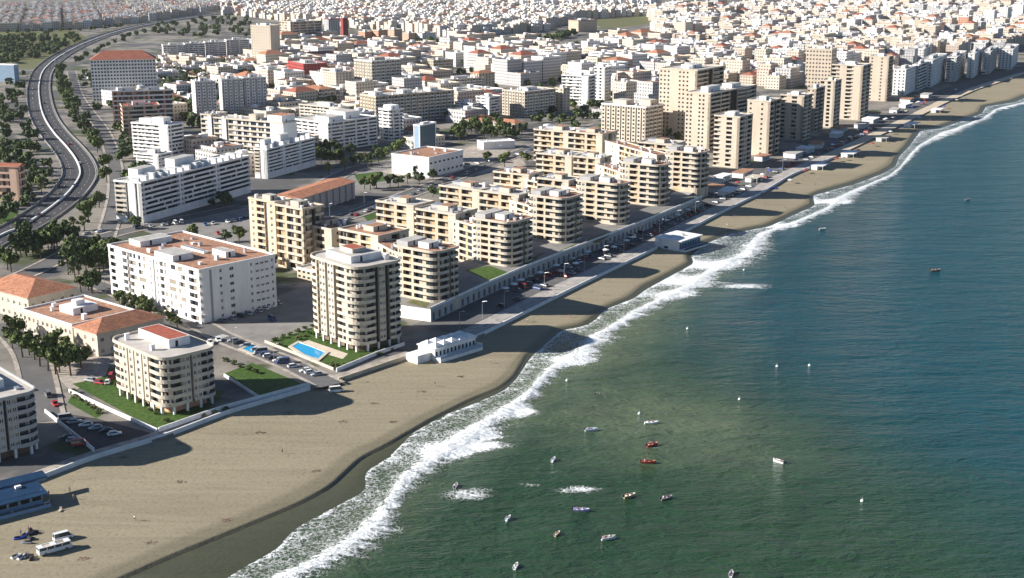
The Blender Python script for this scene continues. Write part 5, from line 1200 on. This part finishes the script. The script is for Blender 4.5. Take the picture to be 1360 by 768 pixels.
for x,y,lab,t_,l_ in [(375,603,'person in dark clothes walking alone on the open sand below the cream block','fblack','fblack'),(179,692,'person in white walking on the sand right of the white van','fwhite','fblack'),(578,513,'person in dark clothes alone on the sand in front of the pool tower','fblack','fgrey'),(93,655,'person in white near the kiosk corner','fwhite','fviolet'),(98,664,'person in red trunks near the kiosk corner','skin','fred'),(38,706,'person standing by the pile of dark water scooters','fred','fblue'),(28,712,'person in blue beside the dark water scooters','fblue','fblack'),(65,660,'person in black behind the red beach mat','fblack','fblack')]:
    X,Y,z=bp_(x,y); person(X,Y,z,RC.uniform(0,6),'stand',t_,l_,lab)
for i in range(46):
    a_=RC.uniform(toab(*G(1000,300))[0],toab(*G(1350,130))[0]); w,d=wallC(a_),dryC(a_); b=lerp(w+3,d-2,RC.random()**1.3); X,Y=fromab(a_,b)
    person(X,Y,beach_z(X,Y),RC.uniform(0,6),RC.choice(['stand','sit','stand']),RC.choice(['skin','fblack','fwhite','fred','fblue']),RC.choice(['fblack','fred','fblue','fgrey']),'bather on the far stretch of beach below the beige towers','bathers on the far beach')
for i in range(9):
    a_=RC.uniform(toab(*G(660,500))[0],toab(*G(1000,300))[0]); w,d=wallC(a_),dryC(a_); X,Y=fromab(a_,lerp(w+4,d-3,RC.random()))
    person(X,Y,beach_z(X,Y),RC.uniform(0,6),'stand',RC.choice(['skin','fblack','fwhite']),RC.choice(['fblack','fred','fblue']),'stroller on the beach in front of the gold terraces','strollers before the terraces')

# ------------------------------------------------------------------ parasols, loungers, kiosk and beach bars
def parasol_parts(k,r=1.3,h=2.2):
    c=MB(); n=10
    for i in range(n):
        a0,a1=2*math.pi*i/n,2*math.pi*(i+1)/n
        c.poly([(r*math.cos(a0),r*math.sin(a0),h-.45),(r*math.cos(a1),r*math.sin(a1),h-.45),(0,0,h)],k); c.poly([(r*math.cos(a1),r*math.sin(a1),h-.45),(r*math.cos(a0),r*math.sin(a0),h-.45),(r*math.cos(a0),r*math.sin(a0),h-.62),(r*math.cos(a1),r*math.sin(a1),h-.62)],k)
    p=MB(); p.tube((0,0,-.2),(0,0,h+.1),.035,.03,'metal',6); return c.mesh('canopy'),p.mesh('pole')
PP={k:parasol_parts(k) for k in ('fwhite','fred','fblue','cream')}
def parasol(X,Y,z,k,lab,grp=None,s=1.0):
    t=thing('parasol',lab,'parasol',(X,Y,z),RC.uniform(0,3),grp); t.scale=(s,s,s); c,p=PP[k]; link('canopy',c,t); link('pole',p,t)
X,Y,z=bp_(53,664); parasol(X,Y,z,'fwhite','white parasol over the red mat beside the kiosk'); 
def slabthing(name,label,cat,X,Y,z,rz,boxes,grp=None):
    t=thing(name,label,cat,(X,Y,z),rz,grp)
    for nm,b,k in boxes: m=MB(); m.box(*b,k,bottom=True); m.build(nm,t)
    return t
X,Y,z=bp_(54,674); slabthing('beach_mat','red beach mat lying on the sand beside the kiosk','mat',X,Y,z,.6,[('mat',(-1.6,-.9,.02,1.6,.9,.1),'fred'),('pillow',(1.1,-.7,.104,1.55,.7,.28),'fwhite')])
for i,(x,y) in enumerate([(63,669),(80,679),(18,684),(26,682)]):
    X,Y,z=bp_(x,y); slabthing('sun_lounger',['white sun lounger right of the red mat','bare lounger on the sand by the kiosk corner','pale lounger in the shade before the kiosk','grey lounger at the edge of the kiosk shadow'][i],'sun lounger',X,Y,z,.5+i,[('seat',(-1,-.35,.28,.5,.35,.36),['fwhite','sandw','cream','fgrey'][i]),('backrest',(.5,-.35,.36,.62,.35,.95),['fwhite','sandw','cream','fgrey'][i])]+[('leg',(a_,b-.04,0,a_+.08,b+.04,.276),'metal') for a_ in (-.9,.4) for b in (-.28,.28)])
# umbrellas and awnings along the promenade and far beach
def shore_pt(x,y,off): a_=toab(*G(x,y))[0]; return fromab(a_,wallC(a_,10)+off)
for i in range(26):
    a_=lerp(toab(*G(715,400))[0],toab(*G(945,285))[0],(i+.5)/26); X,Y=fromab(a_,wallC(a_,10)-RC.choice([15.5,16,22,23])); parasol(X,Y,.02,RC.choice(['fwhite','fwhite','cream']),'pale parasol on a terrace of the seafront street below the podium','parasols on the seafront street',1.3)
for i in range(44):
    a_=lerp(toab(*G(985,268))[0],toab(*G(1290,122))[0],RC.random()); X,Y=fromab(a_,wallC(a_,10)+RC.choice([4,6,8,-14,-17,-20])); b=toab(X,Y)[1]-wallC(a_,10); parasol(X,Y,beach_z(X,Y) if b>0 else .02,RC.choice(['fwhite','fred','fblue','cream','fwhite']),'coloured parasol on the sand and terraces below the beige towers','parasols below the beige towers',1.3)
def awning(X,Y,rz,L,W,lab,k='white',grp=None,z=.02):
    t=thing('beach_bar',lab,'beach bar',(X,Y,z),rz,grp); m=MB(); m.box(-L/2,0,0,L/2,W/2,2.7,'white2'); m.build('wall',t)
    m=MB(); m.prism([(-L/2-.4,-W/2),(L/2+.4,-W/2),(L/2+.4,W/2+.4),(-L/2-.4,W/2+.4)],2.75,2.95,k,bottom=True); m.build('roof',t)
    for x in (-L/2,0,L/2):
        m=MB(); m.box(x-.08,-W/2+.2,0,x+.08,-W/2+.36,2.745,'white'); m.build('post',t)
for i,(x,y,off,L,W) in enumerate([(1010,262,-16,16,8),(1040,244,-15,14,8),(1085,222,6,14,8),(1120,205,7,16,9),(1158,184,8,14,8),(1200,166,8,18,9),(1235,147,6,14,8),(975,285,-17,14,8)]):
    X,Y=shore_pt(x,y,off); awning(X,Y,R(60),L,W,'low white beach bar with a flat awning below the beige towers',('white','cream','white2')[i%3],'beach bars below the beige towers',.02 if off<0 else -.9)
for i in range(24):
    x_=lerp(958,1275,(i+.5)/24); y_=lerp(292,128,(x_-958)/(1275-958)); X,Y=shore_pt(x_,y_,RC.choice([-25,-27,-34,-38])); L_,W_=RC.uniform(9,20),RC.uniform(6,10)
    if not free(X,Y,6): continue
    t=thing('pavilion','low %s roofed seafront pavilion between the beige towers and the beach street'%(('white','brown','grey')[i%3]),'pavilion',(X,Y,.02),R(60)+RC.uniform(-.1,.1),'pavilions at the foot of the beige towers'); m=MB(); W0=W_
    facade(m,(-L_/2,-W0/2),(L_/2,-W0/2),0,3.2,[(k*2.4-L_/2+.5+L_/2,k*2.4-L_/2+2.1+L_/2) for k in range(int(L_/2.5))],[(.4,2.5)],.4,'white2','dark')
    for p_,q_ in (((L_/2,-W0/2),(L_/2,W0/2)),((L_/2,W0/2),(-L_/2,W0/2)),((-L_/2,W0/2),(-L_/2,-W0/2))): facade(m,p_,q_,0,3.2,[],[],.3,'white2','dark')
    m.build('wall',t); m=MB(); m.box(-L_/2-.5,-W0/2-.9,3.204,L_/2+.5,W0/2+.4,3.5,('white','roofbrown','roofgrey')[i%3],bottom=True); m.build('roof',t)
    OCC.append(((X-L_/2,Y-W0/2),0,L_,W0))
lp=MB(); lp.tube((0,0,0),(0,0,7.5),.1,.06,'metal',6); lp.tube((0,0,7.4),(1.6,0,7.8),.05,.05,'metal',5); LPM=lp.mesh('pole'); lh=MB(); lh.box(1.3,-.18,7.72,2.2,.18,7.9,'white2',bottom=True); LHM=lh.mesh('lamp_head')
def lamp(X,Y,rz,lab,grp):
    t=thing('street_lamp',lab,'street lamp',(X,Y,.1),rz,grp); link('pole',LPM,t); link('lamp_head',LHM,t)
for i in range(1,len(HP)-40,5):
    X,Y=HP[i]; an=math.atan2(HP[i+1][1]-Y,HP[i+1][0]-X); lamp(X-math.sin(an)*12.6,Y+math.cos(an)*12.6,an-1.57,'slim street lamp on the edge of the highway','lamps along the highway')
for i in range(3,len(PR)-3,9):
    X,Y=offs(PR,-9.9)[i]; lamp(X,Y,R(-30),'slim street lamp between promenade and seafront street','lamps along the promenade')
for P_,hw in ROADS[3:5]:
    for i in range(2,len(P_)-1,4): X,Y=P_[i]; an=math.atan2(P_[i+1][1]-Y,P_[i+1][0]-X); lamp(X-math.sin(an)*(hw+.9),Y+math.cos(an)*(hw+.9),an-1.57,'slim street lamp along the inland avenue','lamps along the avenue')
mb=MB()
for k in range(8):
    c_=G(288,449); an=R(140); X,Y=c_[0]+math.cos(an+1.57)*(k-4)*1.0,c_[1]+math.sin(an+1.57)*(k-4)*1.0
    strip([(X-math.cos(an)*2,Y-math.sin(an)*2),(X+math.cos(an)*2,Y+math.sin(an)*2)],-.25,.25,.14,'paintwhite',mb)
kind(mb.build('road_markings'),'structure')
# blue roofed kiosk at the left
k0=G(62,668,-.8); kt=thing('beach_kiosk','blue roofed beach kiosk with two stepped metal roofs at the left edge','kiosk',(*k0,-.85),R(39))
m=MB(); facade(m,(0,0),(0,.01),0,.01,[],[],.1,'bluewall','dark')
m=MB(); Pk=[(-26,0),(-1,0),(-1,8),(-26,8)]
facade(m,Pk[0],Pk[1],0,4.0,[(i*3.1+.5,i*3.1+3.0) for i in range(8)],[(1.3,2.7)],.5,'bluewall','dark'); facade(m,Pk[1],Pk[2],0,4.0,[(1,3.4),(4.4,7)],[(1.2,2.8)],.5,'bluewall','dark'); facade(m,Pk[2],Pk[3],0,4.0,[],[],.5,'bluewall','dark'); m.build('wall',kt)
def tilt(mb,P,z0,z1,th,k):  # sloping roof plate, y is the slope
    for dz in (0,):
        top=[(x,y,z) for (x,y),z in zip(P,(z0,z0,z1,z1))]; bot=[(x,y,z-th) for x,y,z in top]
        mb.poly(top,k); mb.poly(bot[::-1],k)
        for i in range(4): mb.poly([bot[i],bot[(i+1)%4],top[(i+1)%4],top[i]],k)
m=MB(); tilt(m,[(-27,-2.2),(0,-2.2),(0,6),(-27,6)],3.6,4.6,.2,'bluemetal')
for i in range(18): m.box(-27+i*1.5,-2.1,3.7,-26.9+i*1.5,-2.0,3.78,'bluemetal')
m.build('lower_roof',kt); m=MB(); tilt(m,[(-27,6.3),(3,6.3),(3,10),(-27,10)],5.0,5.6,.25,'bluemetal'); m.box(-27,6.6,3.9,2.6,6.9,4.74,'bluewall'); m.build('upper_roof',kt)
m=MB(); m.box(-6.5,4.2,4.41,-4.9,5.2,5.0,'white'); m.build('rooftop_unit',kt)
m=MB(); m.box(-26,-3.4,0,0,-3.2,1.0,'bluewall'); m.build('terrace_wall',kt)
OCC.append((fromab(*toab(*k0)),R(39),1,1))
# white beach bar by the pool tower
(o,t,L,W,h)=spec(548,586,633,462,482,47,-.8,Lmax=26,Wmax=18)
bt=thing('beach_restaurant','white beach restaurant with tented roofs and a blue shaded terrace on the sand','restaurant',(*o,-.85),t)
L,W=21,12; m=MB(); facade(m,(0,3.2),(0+L,3.2),0,4.4,[(i*1.9+.4,i*1.9+1.7) for i in range(11)],[(1.5,3.3)],.5,'white','dark'); facade(m,(L,3.2),(L,W),0,4.4,[],[],.3,'white','dark'); facade(m,(L,W),(0,W),0,4.4,[],[],.3,'white','dark'); facade(m,(0,W),(0,3.2),0,4.4,[(1,1.8),(3.5,4.3),(6,6.8)],[(1.4,2.4)],.3,'white','dark'); m.build('wall',bt)
m=MB(); m.box(-.3,0,0,L+.5,3.19,1.3,'white'); m.build('terrace',bt)
m=MB(); m.box(-.3,-.05,1.304,L+.5,.1,2.3,'bluewall'); m.box(L+.3,.1,1.304,L+.5,3.1,2.6,'white'); m.build('terrace_parapet',bt)  # parapet's blue shade is put into its wall colour
m=MB(); m.box(-.4,2.7,4.4,L+.4,W+.4,4.75,'white',bottom=True); m.build('roof',bt)
for i in range(5):
    for j in range(2):
        m=MB(); x0,y0=.6+i*4.1,3.4+j*4.3; c=[(x0,y0),(x0+3.6,y0),(x0+3.6,y0+3.6),(x0,y0+3.6)]; m.prism(c,4.752,5.3,'fwhite')
        for q in range(4): m.poly([(*c[q],5.304),(*c[(q+1)%4],5.304),(x0+1.8,y0+1.8,6.3)],'fwhite')
        m.build('roof_tent',bt)
m=MB(); m.box(2,W+1,0,-6,W+5,3.2,'white2') if False else m.box(-7,5,0,-.42,11,3.0,'white2',top='white'); m.build('side_annexe',bt)
# second beach bar: blue panels, blue shade put into the front wall colour
(o,t,L,W,h)=spec(877,902,920,321,334,50,-.8,Lmax=24,Wmax=26)
bt=thing('beach_restaurant','white flat roofed beach restaurant with blue glazed side at the water edge','restaurant',(*o,-.9),t)
L,W=19,14; m=MB(); facade(m,(0,0),(L,0),0,5,[(i*2.3+.3,i*2.3+2.2) for i in range(8)],[(1.0,3.6)],.3,'bluewall','glassblue'); facade(m,(L,0),(L,W),0,5,[],[],.3,'white','dark'); facade(m,(L,W),(0,W),0,5,[],[],.3,'white','dark'); facade(m,(0,W),(0,0),0,5,[(5,7.5)],[(.4,1.6)],.3,'white','dark'); m.build('wall',bt)
m=MB(); m.prism([(-.8,-1.6),(L+.5,-1.2),(L+.5,W+.5),(-.8,W+.5)],5.004,5.35,'white',bottom=True); m.build('roof',bt)
m=MB(); m.box(3,4,5.354,9,10,5.7,'white2'); m.build('roof_deck',bt); m=MB(); m.box(11,5,5.354,12.2,6.2,6.3,'metal'); m.build('rooftop_unit',bt)
m=MB(); m.box(0,-3.4,.0,L+1,-.05,.9,'white2'); m.build('terrace',bt); m=MB(); m.box(0,-3.5,.904,L+1,-3.35,1.9,'bluemetal'); m.build('terrace_parapet',bt)
m=MB(); m.tube((-1.5,W-2,0),(-1.5,W-2,3),.1,.1,'metal'); 
for i in range(6):
    for j in range(8):
        f=lambda a_,b_:(-1.5+1.1*math.sin(a_)*math.cos(b_),W-2+1.1*math.sin(a_)*math.sin(b_),4+1.1*math.cos(a_)); a0,a1,b0,b1=i*.5236,(i+1)*.5236,j*.785,(j+1)*.785
        m.poly([f(a0,b0),f(a1,b0),f(a1,b1),f(a0,b1)],'fwhite')
bo=m.build('water_tank'); bo.location=(*o,-.9); bo.rotation_euler=(0,0,t); tag(bo,'white ball shaped tank on a post behind the waterside restaurant','tank')

def clump(x,y,lab,grp):
    X,Y,z=bp_(x,y); m=MB()
    for k in range(26):
        a_,r_=RC.uniform(0,6.28),RC.random()**.7*1.1; p=(r_*1.5*math.cos(a_),r_*math.sin(a_)); s_=RC.uniform(.1,.28)
        m.poly([(p[0]-s_,p[1]-s_,.03),(p[0]+s_,p[1]-s_*.6,RC.uniform(.03,.2)),(p[0]+s_*.7,p[1]+s_,RC.uniform(.03,.16)),(p[0]-s_*.8,p[1]+s_*.7,.05)],'brown')
    o=m.build('seaweed_clump'); o.location=(X,Y,z+.01); tag(o,lab,'seaweed',grp)
for x,y in [(318,546),(382,534),(384,549),(497,536),(165,608),(240,640),(110,742),(455,560),(300,690),(420,625),(520,560),(612,500),(240,590),(345,575),(200,720),(560,520)]: clump(x,y,'small dark clump of dried seaweed lying on the open sand','seaweed clumps on the sand')
# vehicles on the sand
X,Y,z=bp_(73,732); vt=thing('minibus','white open roofed minibus parked on the sand below the kiosk','minibus',(X,Y,z+.02),R(38))
def bus():
    b=MB(); L=4.2; loft(b,[[(-L,-1.05,.35),(-L,1.05,.35),(-L,1.05,1.35),(-L,-1.05,1.35)],[(L-.3,-1.05,.3),(L-.3,1.05,.3),(L-.3,1.05,1.3),(L-.3,-1.05,1.3)],[(L,-.95,.4),(L,.95,.4),(L,.95,1.1),(L,-.95,1.1)]],'cwhite'); b.build('body',vt)
    g=MB(); g.box(-L+.1,-.98,1.354,L-.5,.98,2.05,'glass'); g.build('window_band',vt)
    r=MB()
    for x0,x1 in ((-L,-L+1.3),(-.9,.3),(L-1.7,L-.4)): r.box(x0,-1.08,2.06,x1,1.08,2.25,'cwhite',bottom=True)
    for s in (-1,1): r.box(-L,s*.98-.12,2.052,L-.4,s*.98+.12,2.24,'cwhite',bottom=True)
    for x in (-L+.1,-2.2,-.3,1.6,L-.6):
        for s in (-1,1): r.box(x-.1,s*1.03-.04,1.352,x+.1,s*1.03+.04,2.05,'cwhite')
    r.build('roof_frame',vt); m=MB(); m.box(-L+1.3,-.84,2.054,-.9,.84,2.12,'sandw'); m.box(.3,-.84,2.054,L-1.7,.84,2.12,'shutter'); m.build('roof_hatch',vt)
    for x in (-2.6,2.6):
        for y in (-.98,.98): o=link('wheel',WH,vt,(x,y,.36)); o.scale=(1.2,1.2,1.2)
bus()
X,Y,z=bp_(84,716); t=car(X,Y,R(38),'cwhite','parked nose to tail behind the open roofed minibus on the sand',None,True,z)
X,Y,z=bp_(447,521); car(X,Y,R(20),'cwhite','parked on the sand below the end of the pool garden',None,True,z)
def scooter(X,Y,z,rz,k,lab,grp):
    t=thing('water_scooter',lab,'water scooter',(X,Y,z),rz,grp); b=MB()
    loft(b,[[(x,-w,.05),(x,w,.05),(x,w*1.1,h*.6),(x,w*.6,h),(x,-w*.6,h),(x,-w*1.1,h*.6)] for x,w,h in ((-1.4,.42,.5),(-.4,.5,.55),(.6,.45,.62),(1.25,.22,.6),(1.55,.06,.5))],k); b.build('hull',t)
    m=MB(); m.box(-1.2,-.2,.52,.1,.2,.82,'fblack'); m.build('seat',t); m=MB(); m.tube((.35,0,.6),(.2,0,1.0),.08,.05,'fblack'); m.tube((.2,-.38,1.0),(.2,.38,1.0),.04,.04,'fblack'); m.build('handlebar',t)
for i,(x,y,k) in enumerate([(26,716,'fblue'),(33,712,'fviolet'),(40,716,'fblack'),(35,722,'cgrey'),(44,710,'cdark'),(40,707,'fblack')]):
    X,Y,z=bp_(x,y); scooter(X,Y,z,.4+i*.9,k,['blue','violet','black','grey','dark','second black'][i]+' water scooter in the group on the sand left of the minibus','water scooters left of the minibus')
for i,(x,y,k) in enumerate([(22,740,'fwhite'),(29,741,'fwhite'),(35,739,'fgrey'),(42,742,'fblack')]):
    X,Y,z=bp_(x,y); scooter(X,Y,z,.9+i*.3,k,['leftmost white water scooter of the lower row','white water scooter second in the lower row','grey water scooter in the lower row on the sand','black water scooter beside the minibus front'][i],'water scooters below the minibus')

# ------------------------------------------------------------------ boats on the sea
def boat(x,y,L,hk,lab,rz,crew,dk='fwhite',motor=True,kindb='motorboat'):
    X,Y=G(x,y,SEA); t=thing(kindb,lab,'boat',(X,Y,SEA+.05),rz); b=MB(); w=L*.19
    S=[(-L/2,w*.9,.62),(-L*.2,w,.6),(L*.12,w*.95,.64),(L*.34,w*.6,.74),(L*.46,w*.25,.84),(L*.5,w*.04,.9)]
    def sec(x_,w_,h): return [(x_,-w_*.55,-.25),(x_,w_*.55,-.25),(x_,w_,h),(x_,w_*.82,h),(x_,w_*.75,.22),(x_,-w_*.75,.22),(x_,-w_*.82,h),(x_,-w_,h)]
    loft(b,[sec(*s) for s in S],hk); b.build('hull',t)
    d=MB(); d.poly([(S[3][0],-w*.5,.70),(S[4][0],-w*.2,.8),(S[5][0]-.05,0,.86),(S[4][0],w*.2,.8),(S[3][0],w*.5,.70)],dk); d.build('foredeck',t)
    for xs in (-L*.25,L*.08): m=MB(); m.box(xs-.22,-w*.7,.23,xs+.22,w*.7,.5,dk); m.build('seat',t)
    if motor: m=MB(); m.box(-L/2-.35,-.2,.3,-L/2-.02,.2,1.05,'fblack'); m.tube((-L/2-.2,0,.3),(-L/2-.2,0,-.4),.07,.07,'fblack'); m.build('outboard_motor',t)
    for i in range(crew):
        px_=(-L*.25,L*.08,-L*.08)[i%3]; py_=(.0,.0,.35)[i%3]
        person(X+px_*math.cos(rz)-py_*math.sin(rz),Y+px_*math.sin(rz)+py_*math.cos(rz),SEA+.48,rz,'sit',('fred','fwhite','fblack','fblue')[(int(x)+i)%4],'fblack','person in %s, %s of the %s'%(('red','white','black','blue')[(int(x)+i)%4],('stern','bow seat','middle')[i%3],lab.split(' on ')[0].split(' with ')[0].split(' right ')[0].split(' below ')[0].split(' next ')[0].split(' alone')[0].split(' close ')[0].split(' in the ')[0].split(' at the ')[0].split(' left ')[0].split(' nearest ')[0]+(' near the surf' if 'foam patch' in lab else ' near the breakers' if 'upper right' in lab else ' of the lower fleet' if 'lower fleet' in lab else '')))
boat(785,572,4.0,'fwhite','small white and blue motorboat on the olive water nearest the surf',.2,1,'fblue')
boat(865,563,4.4,'fwhite','low white rowing boat on the water beyond the red boats',.1,2,motor=False,kindb='rowing_boat')
boat(866,592,4.0,'fred','tall laden red boat with foam at its bow',.5,3,'salmon')
boat(861,615,4.2,'fred','flat red boat with seated crew below the laden boat',-.1,3,'salmon')
boat(735,612,2.6,'fwhite','tiny white boat with a single rower near the surf',1.2,1,motor=False,kindb='rowing_boat')
boat(836,660,3.8,'fyellow','small cream yellow boat in the middle of the fleet',.5,1,'fwhite')
boat(885,663,3.8,'fgrey','grey inflatable boat right of the cream yellow boat',.5,1,'fgrey')
boat(772,679,4.4,'fviolet','long violet and white boat below the foam streak',-.1,2)
boat(740,711,2.4,'fyellow','tiny yellowish dinghy left of the white and black boat',1.0,1,motor=False,kindb='dinghy')
boat(808,716,3.8,'fwhite','white boat with two dark figures in the lower fleet',.3,2,'fgrey')
boat(675,690,2.4,'fwhite','tiny white dinghy left of the violet boat',1.1,1,motor=False,kindb='dinghy')
boat(685,754,2.8,'fwhite','white dinghy at the bottom of the photo',1.3,1,motor=False,kindb='dinghy')
boat(971,764,2.8,'fwhite','white and brown dinghy at the bottom edge right of the fleet',1.3,1,'brown',motor=False,kindb='dinghy')
boat(1034,614,3.6,'fwhite','white boat with a red trim alone on the right of the fleet',2.4,1,'fred')
boat(605,647,3.0,'fwhite','small white boat in the foam patch next to the surf',1.4,1,'fgrey')
boat(1242,360,5.0,'brown','brown fishing boat alone on the blue water at the right',.2,1,'sandw')
boat(1092,305,4.0,'fwhite','white boat close to the breaking surf at upper right',.3,1)
boat(1285,266,3.2,'fgrey','far grey dinghy on the blue water',.3,0,motor=False,kindb='dinghy')
def buoy(x,y,lab,grp):
    X,Y=G(x,y,SEA); m=MB()
    for i in range(5):
        for j in range(8):
            f=lambda a_,b_:(.5*math.sin(a_)*math.cos(b_),.5*math.sin(a_)*math.sin(b_),.15+.45*math.cos(a_)); a0,a1,b0,b1=i*.628,(i+1)*.628,j*.785,(j+1)*.785
            m.poly([f(a0,b0),f(a1,b0),f(a1,b1),f(a0,b1)],'fwhite')
    m.tube((0,0,.55),(0,0,1.2),.06,.04,'fwhite'); o=m.build('buoy'); o.location=(X,Y,SEA); tag(o,lab,'buoy',grp)
for x,y,l in [(1032,487,'left white buoy of the close pair on the teal water'),(1075,486,'right white buoy of the close pair on the teal water'),(982,531,'white buoy on its own below the pair of buoys'),(753,506,'white buoy near the surf above the fleet'),(988,359,'white buoy by the long breaking streak'),(1145,666,'white buoy on its own at lower right'),(849,550,'pale buoy just above the white rowing boat'),(913,437,'small white buoy in mid water left of the streak')]: buoy(x,y,l,None)
print('trees',NT[0])

# ------------------------------------------------------------------ the air
hm=bpy.data.materials.new('haze'); hm.use_nodes=True; hn=hm.node_tree; hn.nodes.remove(hn.nodes['Principled BSDF'])
pv=hn.nodes.new('ShaderNodeVolumePrincipled'); pv.inputs['Color'].default_value=(.93,.95,1,1); pv.inputs['Density'].default_value=HAZE; pv.inputs['Anisotropy'].default_value=.2
hn.links.new(pv.outputs[0],hn.nodes['Material Output'].inputs['Volume'])
MT['haze']=hm; mb=MB(); mb.box(-2600,-300,-8,3600,5200,175,'haze',bottom=True); kind(mb.build('haze'),'stuff')['label']='thin pale sea haze over the town'
